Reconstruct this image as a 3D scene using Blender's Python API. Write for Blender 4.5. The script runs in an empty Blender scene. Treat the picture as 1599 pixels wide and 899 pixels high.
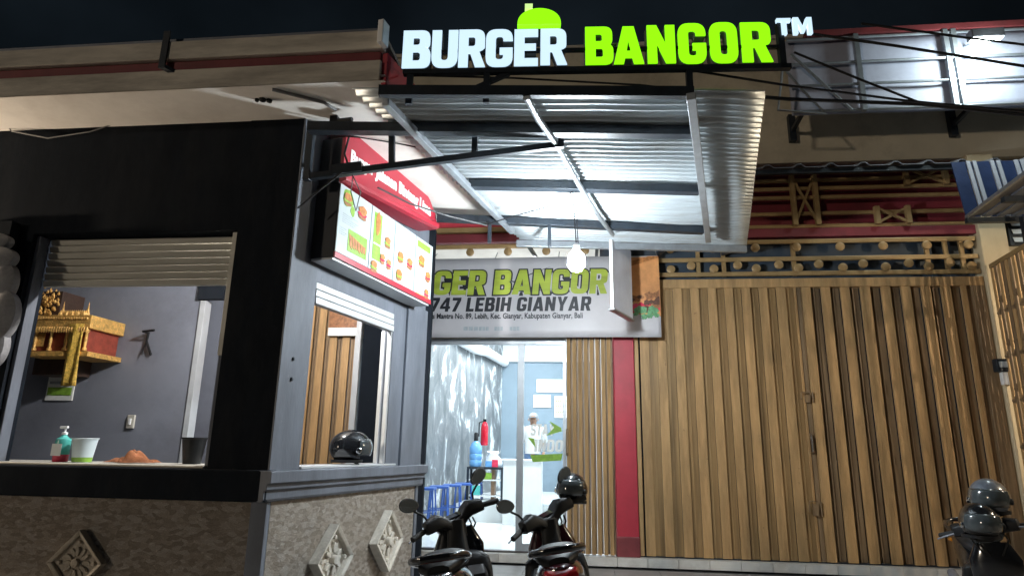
import bpy, bmesh, math, random
from mathutils import Vector, Matrix
random.seed(7)
R = math.radians
PI = math.pi
sc = bpy.context.scene
COL = sc.collection

# ------------------------------------------------------------------ camera
# solved from the photograph's three vanishing points (in 1599 x 899 pixels)
FPX, CX, CY, ROLL, CAMH = 1000.0, 799.5, 449.5, 0.0175, 1.6
_v1 = Vector((1135 - CX, 706 - CY, FPX))            # where the depth lines meet
_n = _v1.cross(Vector((1, ROLL, 0))).normalized()
if _n.y > 0:
    _n = -_n
WZ = _n                                              # world up, in (right, down, forward)
_x2 = -8400.0
_v2 = -Vector((_x2 - CX, 706 + ROLL * (_x2 - 1135) - CY, FPX))
WX = (_v2 - WZ * _v2.dot(WZ)).normalized()
WY = WZ.cross(WX)
if WY.z < 0:
    WY = -WY
M3 = Matrix((WX, WY, WZ))
DV = M3 @ _v1
DX = DV.x / DV.y                                     # the side walls drift right by DX per metre of depth
EYE = Vector((0, 0, CAMH))


def ray(px, py):
    return M3 @ Vector((px - CX, py - CY, FPX))


def at(px, py, y):
    r = ray(px, py)
    return EYE + r * (y / r.y)


def az(px, py, z):
    r = ray(px, py)
    return EYE + r * ((z - CAMH) / r.z)


cam_d = bpy.data.cameras.new('camera')
cam = bpy.data.objects.new('camera', cam_d)
COL.objects.link(cam)
cam_d.sensor_fit = 'HORIZONTAL'
cam_d.sensor_width = 36.0
cam_d.lens = 36.0 * FPX / 1599.0
cam_d.clip_start, cam_d.clip_end = 0.05, 500
_r, _u, _b = M3 @ Vector((1, 0, 0)), M3 @ Vector((0, -1, 0)), M3 @ Vector((0, 0, -1))
cam.matrix_world = Matrix(((_r.x, _u.x, _b.x, 0), (_r.y, _u.y, _b.y, 0), (_r.z, _u.z, _b.z, CAMH), (0, 0, 0, 1)))
sc.camera = cam

# ------------------------------------------------------------------ night sky, assumed street light, exposure
w = bpy.data.worlds.new('World')
sc.world = w
w.use_nodes = True
nt = w.node_tree
sky = nt.nodes.new('ShaderNodeTexSky')
sky.sky_type = 'NISHITA'
sky.sun_disc = False
sky.sun_elevation = R(-2.0)
sky.sun_rotation = R(220)
bg = nt.nodes['Background']
hs = nt.nodes.new('ShaderNodeMix')
hs.data_type = 'RGBA'
hs.inputs['Factor'].default_value = 0.9
hs.inputs['B'].default_value = (0.046, 0.072, 0.098, 1)
nt.links.new(sky.outputs['Color'], hs.inputs['A'])
wtc = nt.nodes.new('ShaderNodeTexCoord')
wnz = nt.nodes.new('ShaderNodeTexNoise')
wnz.inputs['Scale'].default_value = 2.6
wnz.inputs['Detail'].default_value = 5
nt.links.new(wtc.outputs['Generated'], wnz.inputs['Vector'])
wrp = nt.nodes.new('ShaderNodeValToRGB')
wrp.color_ramp.elements[0].position = 0.35
wrp.color_ramp.elements[0].color = (0.55, 0.55, 0.55, 1)
wrp.color_ramp.elements[1].position = 0.68
wrp.color_ramp.elements[1].color = (1.7, 1.75, 1.75, 1)
nt.links.new(wnz.outputs['Fac'], wrp.inputs['Fac'])
wmu = nt.nodes.new('ShaderNodeMix')
wmu.data_type = 'RGBA'
wmu.blend_type = 'MULTIPLY'
wmu.inputs['Factor'].default_value = 1
nt.links.new(hs.outputs['Result'], wmu.inputs['A'])
nt.links.new(wrp.outputs['Color'], wmu.inputs['B'])
nt.links.new(wmu.outputs['Result'], bg.inputs['Color'])
bg.inputs['Strength'].default_value = 0.09

sun_d = bpy.data.lights.new('assumed_street_light', 'SUN')  # sun lamp standing in for assumed street lighting
sun = bpy.data.objects.new('assumed_street_light', sun_d)
COL.objects.link(sun)
sun_d.energy = 0.42
sun_d.color = (1.0, 0.86, 0.68)
sun_d.angle = R(3)
sun.rotation_euler = Vector((0.62, 0.78, -0.10)).to_track_quat('-Z', 'Y').to_euler()

vs = sc.view_settings
sc.display_settings.display_device = 'sRGB'
vs.view_transform = 'Standard'
vs.look = 'None'
vs.exposure = 0.0
vs.gamma = 1.0
sc.cycles.max_bounces = 8
sc.cycles.use_denoising = True
sc.cycles.sample_clamp_indirect = 6.0


def lamp(name, kind, loc, power, color, **kw):
    d = bpy.data.lights.new(name, kind)
    d.energy = power
    d.color = color
    for k, v in kw.items():
        setattr(d, k, v)
    o = bpy.data.objects.new(name, d)
    COL.objects.link(o)
    o.location = loc
    return o


# ------------------------------------------------------------------ materials
MATS = {}


def pbr(name, col, rough=0.6, metal=0.0, var=0.18, scale=6.0, bump=0.15, bscale=None, dirt=None, dirt_amt=0.5,
        stretch=(1, 1, 1), emit=None, estr=0.0, coat=0.0, spec=0.5, chips=None):
    if name in MATS:
        return MATS[name]
    m = bpy.data.materials.new(name)
    m.use_nodes = True
    n, l = m.node_tree.nodes, m.node_tree.links
    p = n['Principled BSDF']
    tc = n.new('ShaderNodeTexCoord')
    mp = n.new('ShaderNodeMapping')
    mp.inputs['Scale'].default_value = stretch
    l.new(tc.outputs['Object'], mp.inputs['Vector'])
    nz = n.new('ShaderNodeTexNoise')
    nz.inputs['Scale'].default_value = scale
    nz.inputs['Detail'].default_value = 6
    nz.inputs['Roughness'].default_value = 0.62
    l.new(mp.outputs['Vector'], nz.inputs['Vector'])
    rp = n.new('ShaderNodeValToRGB')
    c = Vector(col)
    lo, hi = c * (1 - var), c * (1 + var)
    rp.color_ramp.elements[0].position = 0.3
    rp.color_ramp.elements[1].position = 0.7
    rp.color_ramp.elements[0].color = (*lo, 1)
    rp.color_ramp.elements[1].color = (*[min(x, 1) for x in hi], 1)
    l.new(nz.outputs['Fac'], rp.inputs['Fac'])
    out = rp.outputs['Color']
    if dirt:
        n2 = n.new('ShaderNodeTexNoise')
        n2.inputs['Scale'].default_value = scale * 0.45
        n2.inputs['Detail'].default_value = 8
        n2.inputs['Roughness'].default_value = 0.7
        l.new(mp.outputs['Vector'], n2.inputs['Vector'])
        r2 = n.new('ShaderNodeValToRGB')
        r2.color_ramp.elements[0].position = 0.48
        r2.color_ramp.elements[1].position = 0.68
        r2.color_ramp.elements[1].color = (dirt_amt,) * 3 + (1,)
        l.new(n2.outputs['Fac'], r2.inputs['Fac'])
        mx = n.new('ShaderNodeMix')
        mx.data_type = 'RGBA'
        l.new(r2.outputs['Color'], mx.inputs['Factor'])
        l.new(out, mx.inputs['A'])
        mx.inputs['B'].default_value = (*dirt, 1)
        out = mx.outputs['Result']
    if chips:
        n3 = n.new('ShaderNodeTexNoise')
        n3.inputs['Scale'].default_value = 11
        n3.inputs['Detail'].default_value = 9
        n3.inputs['Roughness'].default_value = 0.75
        l.new(tc.outputs['Object'], n3.inputs['Vector'])
        r3 = n.new('ShaderNodeValToRGB')
        r3.color_ramp.elements[0].position = 0.64
        r3.color_ramp.elements[1].position = 0.70
        l.new(n3.outputs['Fac'], r3.inputs['Fac'])
        m3 = n.new('ShaderNodeMix')
        m3.data_type = 'RGBA'
        l.new(r3.outputs['Color'], m3.inputs['Factor'])
        l.new(out, m3.inputs['A'])
        m3.inputs['B'].default_value = (*chips, 1)
        out = m3.outputs['Result']
    l.new(out, p.inputs['Base Color'])
    p.inputs['Roughness'].default_value = rough
    p.inputs['Metallic'].default_value = metal
    p.inputs['Specular IOR Level'].default_value = spec
    if coat:
        p.inputs['Coat Weight'].default_value = coat
        p.inputs['Coat Roughness'].default_value = 0.08
    if emit:
        p.inputs['Emission Color'].default_value = (*emit, 1)
        p.inputs['Emission Strength'].default_value = estr
    if bump:
        nb = n.new('ShaderNodeTexNoise')
        nb.inputs['Scale'].default_value = bscale or scale * 6
        nb.inputs['Detail'].default_value = 5
        l.new(mp.outputs['Vector'], nb.inputs['Vector'])
        b = n.new('ShaderNodeBump')
        b.inputs['Strength'].default_value = bump
        b.inputs['Distance'].default_value = 0.02
        l.new(nb.outputs['Fac'], b.inputs['Height'])
        l.new(b.outputs['Normal'], p.inputs['Normal'])
    MATS[name] = m
    return m


darkp_lit = pbr('dark_paint_lit', chips=(0.19, 0.20, 0.22), stretch=(2, 2, 0.5), col=(0.135, 0.15, 0.18), rough=0.6, scale=2.2, var=0.22, bump=0.16, bscale=24, spec=0.3, dirt=(0.085, 0.092, 0.11), dirt_amt=0.6)  # the booth's dark paint, lightened for the side that the bulb lights
darkp_unlit = pbr('dark_paint_unlit', chips=(0.03, 0.032, 0.036), stretch=(1.6, 1.6, 0.5), col=(0.010, 0.013, 0.018), rough=0.9, spec=0.06, scale=3, bump=0.08, dirt=(0.022, 0.024, 0.028), dirt_amt=0.6)  # same dark paint, made darker for the unlit front
roomgrey = pbr('room_grey_paint', (0.20, 0.215, 0.26), 0.65, scale=2, var=0.1, bump=0.06, dirt=(0.11, 0.115, 0.14), dirt_amt=0.5)
soffitm = pbr('soffit_white', (0.74, 0.70, 0.65), 0.8, scale=2.5, var=0.06, bump=0.05, dirt=(0.5, 0.45, 0.40), dirt_amt=0.5)
fasciam = pbr('fascia_cream', (0.66, 0.60, 0.51), 0.7, scale=2.5, bump=0.1, dirt=(0.22, 0.19, 0.16), dirt_amt=0.7, stretch=(0.5, 1, 3))
maroon = pbr('maroon_trim', (0.20, 0.035, 0.04), 0.6, scale=4, dirt=(0.10, 0.03, 0.03))
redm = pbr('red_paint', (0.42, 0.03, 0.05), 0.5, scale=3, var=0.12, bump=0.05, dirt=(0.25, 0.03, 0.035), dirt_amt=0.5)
darkredp = pbr('dark_red_paint', (0.17, 0.02, 0.03), 0.6, scale=3, var=0.15, bump=0.05, dirt=(0.09, 0.015, 0.022), dirt_amt=0.7)  # darker red than the pillar, for the recessed wall and beam
beige = pbr('beige_plaster', (0.56, 0.49, 0.37), 0.85, scale=1.6, var=0.1, bump=0.12, bscale=30, dirt=(0.20, 0.17, 0.13), dirt_amt=0.6)
cream = pbr('cream_plaster', (0.60, 0.49, 0.32), 0.8, scale=3, var=0.08, bump=0.08, dirt=(0.38, 0.29, 0.18), dirt_amt=0.5, stretch=(1, 1, 0.4))
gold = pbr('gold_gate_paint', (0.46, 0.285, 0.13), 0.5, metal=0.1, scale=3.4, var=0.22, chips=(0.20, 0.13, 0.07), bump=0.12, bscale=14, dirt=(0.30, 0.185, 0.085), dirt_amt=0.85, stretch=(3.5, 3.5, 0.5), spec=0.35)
golddark = pbr('gold_gate_dark', (0.25, 0.165, 0.09), 0.5, metal=0.1, scale=3, var=0.35, bump=0.05, dirt=(0.11, 0.07, 0.04), dirt_amt=0.8, stretch=(4, 4, 0.25))  # darker gate gold for recessed strips, posts and fittings
goldmid = pbr('gold_gate_mid', (0.33, 0.205, 0.09), 0.45, metal=0.15, scale=3, var=0.25, bump=0.05, dirt=(0.14, 0.085, 0.04), dirt_amt=0.7, stretch=(4, 4, 0.25))  # mid gate gold for the recessed strips of the wide gate
goldrail = pbr('gold_rail_paint', (0.34, 0.23, 0.105), 0.45, metal=0.2, scale=6, var=0.15, dirt=(0.26, 0.15, 0.06), dirt_amt=0.6)
navy = pbr('navy_board', (0.03, 0.045, 0.065), 0.6, scale=3, dirt=(0.06, 0.06, 0.06))
steelblk = pbr('black_steel', (0.022, 0.03, 0.04), 0.45, metal=0.3, scale=9, var=0.3, dirt=(0.06, 0.05, 0.045), dirt_amt=0.35)
galv = pbr('galvanised_sheet', (0.52, 0.57, 0.60), 0.42, metal=0.5, scale=5, var=0.14, bump=0.03, dirt=(0.34, 0.31, 0.28), dirt_amt=0.55, stretch=(0.4, 2, 1))
galvbar = pbr('galvanised_bar', (0.36, 0.39, 0.42), 0.4, metal=0.7, scale=8, var=0.15, dirt=(0.3, 0.31, 0.33))
returnm = pbr('letter_return_metal', (0.30, 0.32, 0.33), 0.45, metal=0.3, scale=8)
alu = pbr('brushed_aluminium', (0.50, 0.53, 0.56), 0.4, metal=0.6, scale=10, var=0.08, bump=0.03)
slatm = pbr('shutter_slat_cream', (0.52, 0.50, 0.44), 0.5, metal=0.1, scale=4, var=0.08, dirt=(0.3, 0.28, 0.24), dirt_amt=0.5, stretch=(0.5, 1, 1))
slatw = pbr('shutter_slat_white', (0.46, 0.48, 0.50), 0.45, metal=0.1, scale=4, var=0.08, dirt=(0.4, 0.4, 0.4), dirt_amt=0.5)
whitep = pbr('white_plastic', (0.78, 0.79, 0.80), 0.4, scale=4, var=0.04, bump=0.02)
boardw = pbr('menu_white', (0.44, 0.50, 0.52), 0.35, scale=2, var=0.04, bump=0.0)
boardred = pbr('menu_red', (0.36, 0.022, 0.04), 0.4, scale=2, var=0.1, bump=0.02)
darkbox = pbr('dark_box_side', (0.018, 0.02, 0.025), 0.6, scale=4)
greenp = pbr('print_green', (0.22, 0.40, 0.05), 0.4, scale=20, var=0.25, bump=0.0)
orangep = pbr('print_orange', (0.44, 0.17, 0.05), 0.4, scale=26, var=0.45, bump=0.0)
brownp = pbr('print_brown', (0.28, 0.12, 0.05), 0.4, scale=30, var=0.5, bump=0.0)
greyp = pbr('print_grey', (0.34, 0.38, 0.41), 0.5, scale=20, var=0.15, bump=0.0)
bannerm = pbr('banner_vinyl', (0.50, 0.48, 0.50), 0.45, scale=1.4, var=0.08, bump=0.25, bscale=2.5)
bantext = pbr('banner_lime', (0.36, 0.44, 0.05), 0.4, scale=5, var=0.35, bump=0.0, stretch=(0.1, 1, 1))
bandark = pbr('banner_ink', (0.012, 0.014, 0.02), 0.5, scale=4, var=0.2, bump=0.0)
darkfood = pbr('print_dark_brown', (0.10, 0.045, 0.03), 0.4, scale=30, var=0.5, bump=0.0)
tealleaf = pbr('print_leaf', (0.12, 0.30, 0.14), 0.4, scale=30, var=0.5, bump=0.0)
banorange = pbr('banner_orange', (0.60, 0.27, 0.10), 0.45, scale=3, var=0.3, bump=0.1, bscale=3)
blackgloss = pbr('black_gloss', (0.010, 0.011, 0.013), 0.16, scale=6, var=0.3, bump=0.0, coat=0.6)
blackmatt = pbr('black_plastic', (0.010, 0.011, 0.013), 0.5, spec=0.3, scale=14, var=0.3, bump=0.08, bscale=160)
darkred = pbr('dark_red_gloss', (0.03, 0.004, 0.008), 0.16, scale=4, var=0.3, bump=0.0, coat=0.8)
rubber = pbr('rubber', (0.012, 0.012, 0.012), 0.8, scale=20)
mirrorm = pbr('mirror_glass', (0.50, 0.56, 0.58), 0.12, metal=0.75, scale=3, var=0.05, bump=0.0)
chrome = pbr('chrome', (0.7, 0.72, 0.74), 0.15, metal=1.0, scale=3, var=0.05, bump=0.0)
redlens = pbr('red_lens', (0.30, 0.01, 0.015), 0.12, scale=6, var=0.2, bump=0.0, coat=0.8)
helmgrey = pbr('helmet_grey', (0.10, 0.115, 0.14), 0.28, scale=5, var=0.1, bump=0.0, coat=0.4)
amberm = pbr('amber_lens', (0.55, 0.20, 0.02), 0.15, scale=6, var=0.2, bump=0.0, coat=0.6)
visorm = pbr('visor_smoke', (0.05, 0.06, 0.065), 0.08, scale=5, var=0.1, bump=0.0, coat=0.8)
concrete = pbr('paving', (0.21, 0.20, 0.195), 0.55, scale=1.5, var=0.15, bump=0.1, bscale=25, dirt=(0.12, 0.115, 0.11), dirt_amt=0.7)
asphalt = pbr('asphalt', (0.055, 0.055, 0.056), 0.85, scale=5, var=0.25, bump=0.3, bscale=90)
floorw = pbr('floor_tile_white', (0.72, 0.74, 0.74), 0.18, scale=2, var=0.04, bump=0.01)
tilew = pbr('step_tile', (0.66, 0.64, 0.60), 0.3, scale=3, var=0.08, bump=0.02, dirt=(0.36, 0.32, 0.28), dirt_amt=0.6)
sillm = pbr('dark_sill', (0.06, 0.05, 0.048), 0.4, scale=6)
woodm = pbr('counter_wood', (0.20, 0.12, 0.07), 0.5, scale=5, stretch=(1, 4, 4))
gildm = pbr('gilded_wood', (0.72, 0.42, 0.12), 0.38, metal=0.25, scale=24, var=0.4, bump=0.5, bscale=60)
shredm = pbr('shrine_red_wood', (0.26, 0.05, 0.03), 0.5, scale=14, var=0.3)
shdark = pbr('shrine_dark_wood', (0.05, 0.028, 0.02), 0.55, scale=10, var=0.3)
clothy = pbr('yellow_brocade', (0.72, 0.44, 0.08), 0.6, scale=40, var=0.5, bump=0.3, bscale=80)
paperm = pbr('paper', (0.80, 0.82, 0.80), 0.7, scale=4, var=0.04, bump=0.02)
clothbr = pbr('brown_rag', (0.30, 0.11, 0.045), 0.9, scale=14, var=0.45, bump=0.2, bscale=90)
bluep = pbr('blue_steel', (0.03, 0.09, 0.33), 0.35, scale=8, var=0.2, bump=0.0)
tealp = pbr('teal_liquid', (0.10, 0.50, 0.45), 0.2, scale=4, var=0.15, bump=0.0)
pinkp = pbr('red_liquid', (0.65, 0.05, 0.10), 0.2, scale=4, var=0.15, bump=0.0)
jugm = pbr('jug_blue', (0.16, 0.38, 0.70), 0.12, scale=5, var=0.15, bump=0.0)
extred = pbr('extinguisher_red', (0.60, 0.01, 0.03), 0.25, scale=5, var=0.1, bump=0.0)
carvem = pbr('carved_stone', (0.42, 0.37, 0.30), 0.8, scale=12, var=0.25, bump=0.3, bscale=60, dirt=(0.16, 0.13, 0.10), dirt_amt=0.7)
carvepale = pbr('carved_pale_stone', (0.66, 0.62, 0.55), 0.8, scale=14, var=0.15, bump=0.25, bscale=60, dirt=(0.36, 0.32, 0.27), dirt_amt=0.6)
skinm = pbr('skin', (0.36, 0.20, 0.13), 0.5, scale=20, var=0.06, bump=0.02)
shirtm = pbr('white_shirt', (0.58, 0.59, 0.60), 0.85, scale=10, var=0.05, bump=0.15)
denim = pbr('denim', (0.10, 0.17, 0.30), 0.85, scale=30, var=0.2, bump=0.2)
hairm = pbr('dark_hair', (0.012, 0.01, 0.01), 0.5, scale=40)
tarpm = pbr('grey_tarpaulin', (0.33, 0.345, 0.43), 0.55, scale=1.3, var=0.16, bump=0.35, bscale=4, dirt=(0.18, 0.18, 0.21), dirt_amt=0.6)
cablem = pbr('cable_black', (0.012, 0.012, 0.014), 0.6, scale=20)
cablew = pbr('cable_grey', (0.20, 0.20, 0.20), 0.6, scale=20)
bluest = pbr('awning_blue', (0.025, 0.045, 0.12), 0.4, metal=0.2, scale=6, var=0.2)
whitest = pbr('awning_white', (0.52, 0.55, 0.62), 0.4, metal=0.2, scale=6, var=0.12)
duskm = pbr('dusk_metal', (0.20, 0.21, 0.24), 0.5, metal=0.4, scale=5, var=0.15)
boardgrey = pbr('grey_blue_sheet', (0.52, 0.55, 0.64), 0.5, metal=0.1, scale=3, var=0.12)
bluewall = pbr('blue_grey_wall', (0.17, 0.225, 0.275), 0.6, scale=2, var=0.08, bump=0.04)
palewall = pbr('pale_wall', (0.66, 0.72, 0.76), 0.6, scale=2, var=0.05, bump=0.04)


def emis(name, col, s, base=(0.6, 0.6, 0.6)):
    return pbr(name, base, 0.4, emit=col, estr=s, bump=0.0, var=0.02)


signwhite = emis('sign_white_light', (0.60, 0.82, 1.0), 1.1)
signgreen = emis('sign_green_light', (0.27, 1.0, 0.004), 1.25, (0.2, 0.5, 0.02))
signlime = emis('sign_lime_light', (0.62, 0.95, 0.30), 1.0)
bulbm = emis('bulb_light', (0.86, 0.95, 1.0), 1150)
tubem = emis('tube_light', (0.92, 0.97, 1.0), 45)
floodm = emis('flood_light', (0.9, 1.0, 0.95), 18)


def glass_mat(name, tint=(0.93, 0.97, 0.98), refl=0.10):
    m = bpy.data.materials.new(name)
    m.use_nodes = True
    n, l = m.node_tree.nodes, m.node_tree.links
    n.remove(n['Principled BSDF'])
    t = n.new('ShaderNodeBsdfTransparent')
    t.inputs['Color'].default_value = (*tint, 1)
    g = n.new('ShaderNodeBsdfGlossy')
    g.inputs['Roughness'].default_value = 0.03
    f = n.new('ShaderNodeFresnel')
    f.inputs['IOR'].default_value = 1.45
    x = n.new('ShaderNodeMixShader')
    l.new(f.outputs['Fac'], x.inputs['Fac'])
    l.new(t.outputs['BSDF'], x.inputs[1])
    l.new(g.outputs['BSDF'], x.inputs[2])
    l.new(x.outputs['Shader'], n['Material Output'].inputs['Surface'])
    return m


glassm = glass_mat('window_glass')
clearp = glass_mat('clear_plastic', (0.86, 0.96, 0.94))


def stone_mat(name, base, dark, light):
    m = bpy.data.materials.new(name)
    m.use_nodes = True
    n, l = m.node_tree.nodes, m.node_tree.links
    p = n['Principled BSDF']
    tc = n.new('ShaderNodeTexCoord')
    mp = n.new('ShaderNodeMapping')
    mp.inputs['Rotation'].default_value = (0.0, 0.0, 0.0)
    mp.inputs['Scale'].default_value = (19, 19, 38)
    l.new(tc.outputs['Object'], mp.inputs['Vector'])
    wv = n.new('ShaderNodeTexNoise')
    wv.inputs['Scale'].default_value = 5
    l.new(tc.outputs['Object'], wv.inputs['Vector'])
    ad = n.new('ShaderNodeMix')
    ad.data_type = 'VECTOR'
    ad.inputs['Factor'].default_value = 0.012
    l.new(mp.outputs['Vector'], ad.inputs['A'])
    sc_ = n.new('ShaderNodeVectorMath')
    sc_.operation = 'SCALE'
    sc_.inputs['Scale'].default_value = 40
    l.new(wv.outputs['Color'], sc_.inputs[0])
    l.new(sc_.outputs['Vector'], ad.inputs['B'])
    vo = n.new('ShaderNodeTexVoronoi')
    vo.inputs['Scale'].default_value = 1.0
    l.new(ad.outputs['Result'], vo.inputs['Vector'])
    ve = n.new('ShaderNodeTexVoronoi')
    ve.feature = 'DISTANCE_TO_EDGE'
    l.new(ad.outputs['Result'], ve.inputs['Vector'])
    rp = n.new('ShaderNodeValToRGB')
    e = rp.color_ramp.elements
    e[0].color = (*dark, 1)
    e[0].position = 0.15
    e[1].color = (*light, 1)
    e[1].position = 0.85
    k = e.new(0.5)
    k.color = (*base, 1)
    sp = n.new('ShaderNodeSeparateColor')
    l.new(vo.outputs['Color'], sp.inputs['Color'])
    l.new(sp.outputs['Red'], rp.inputs['Fac'])
    er = n.new('ShaderNodeValToRGB')
    er.color_ramp.elements[0].position = 0.0
    er.color_ramp.elements[0].color = (1, 1, 1, 1)
    er.color_ramp.elements[1].color = (0.60, 0.575, 0.55, 1)
    er.color_ramp.elements[1].position = 0.22
    l.new(ve.outputs['Distance'], er.inputs['Fac'])
    mu = n.new('ShaderNodeMix')
    mu.data_type = 'RGBA'
    mu.blend_type = 'MULTIPLY'
    mu.inputs['Factor'].default_value = 1
    l.new(rp.outputs['Color'], mu.inputs['A'])
    l.new(er.outputs['Color'], mu.inputs['B'])
    l.new(mu.outputs['Result'], p.inputs['Base Color'])
    p.inputs['Roughness'].default_value = 0.75
    b = n.new('ShaderNodeBump')
    b.inputs['Strength'].default_value = 1.0
    b.inputs['Distance'].default_value = 0.03
    mm = n.new('ShaderNodeMath')
    mm.operation = 'ADD'
    l.new(er.outputs['Color'], mm.inputs[0])
    l.new(sp.outputs['Green'], mm.inputs[1])
    l.new(mm.outputs['Value'], b.inputs['Height'])
    l.new(b.outputs['Normal'], p.inputs['Normal'])
    return m


stonem = stone_mat('split_stone_cladding', (0.74, 0.645, 0.54), (0.56, 0.475, 0.385), (0.86, 0.79, 0.71))


def marble_mat():
    m = bpy.data.materials.new('streaky_grey_white_paint')
    m.use_nodes = True
    n, l = m.node_tree.nodes, m.node_tree.links
    p = n['Principled BSDF']
    tc = n.new('ShaderNodeTexCoord')
    mp = n.new('ShaderNodeMapping')
    mp.inputs['Scale'].default_value = (1.3, 1.3, 0.62)
    l.new(tc.outputs['Object'], mp.inputs['Vector'])
    nz = n.new('ShaderNodeTexNoise')
    nz.inputs['Scale'].default_value = 2.0
    nz.inputs['Detail'].default_value = 7
    nz.inputs['Roughness'].default_value = 0.66
    nz.inputs['Distortion'].default_value = 0.8
    l.new(mp.outputs['Vector'], nz.inputs['Vector'])
    rp = n.new('ShaderNodeValToRGB')
    e = rp.color_ramp.elements
    e[0].position, e[0].color = 0.38, (0.10, 0.108, 0.115, 1)
    e[1].position, e[1].color = 0.66, (0.80, 0.82, 0.83, 1)
    k = e.new(0.54)
    k.color = (0.19, 0.20, 0.21, 1)
    k = e.new(0.59)
    k.color = (0.55, 0.58, 0.60, 1)
    l.new(nz.outputs['Fac'], rp.inputs['Fac'])
    l.new(rp.outputs['Color'], p.inputs['Base Color'])
    p.inputs['Roughness'].default_value = 0.4
    return m


marblem = marble_mat()


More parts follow.
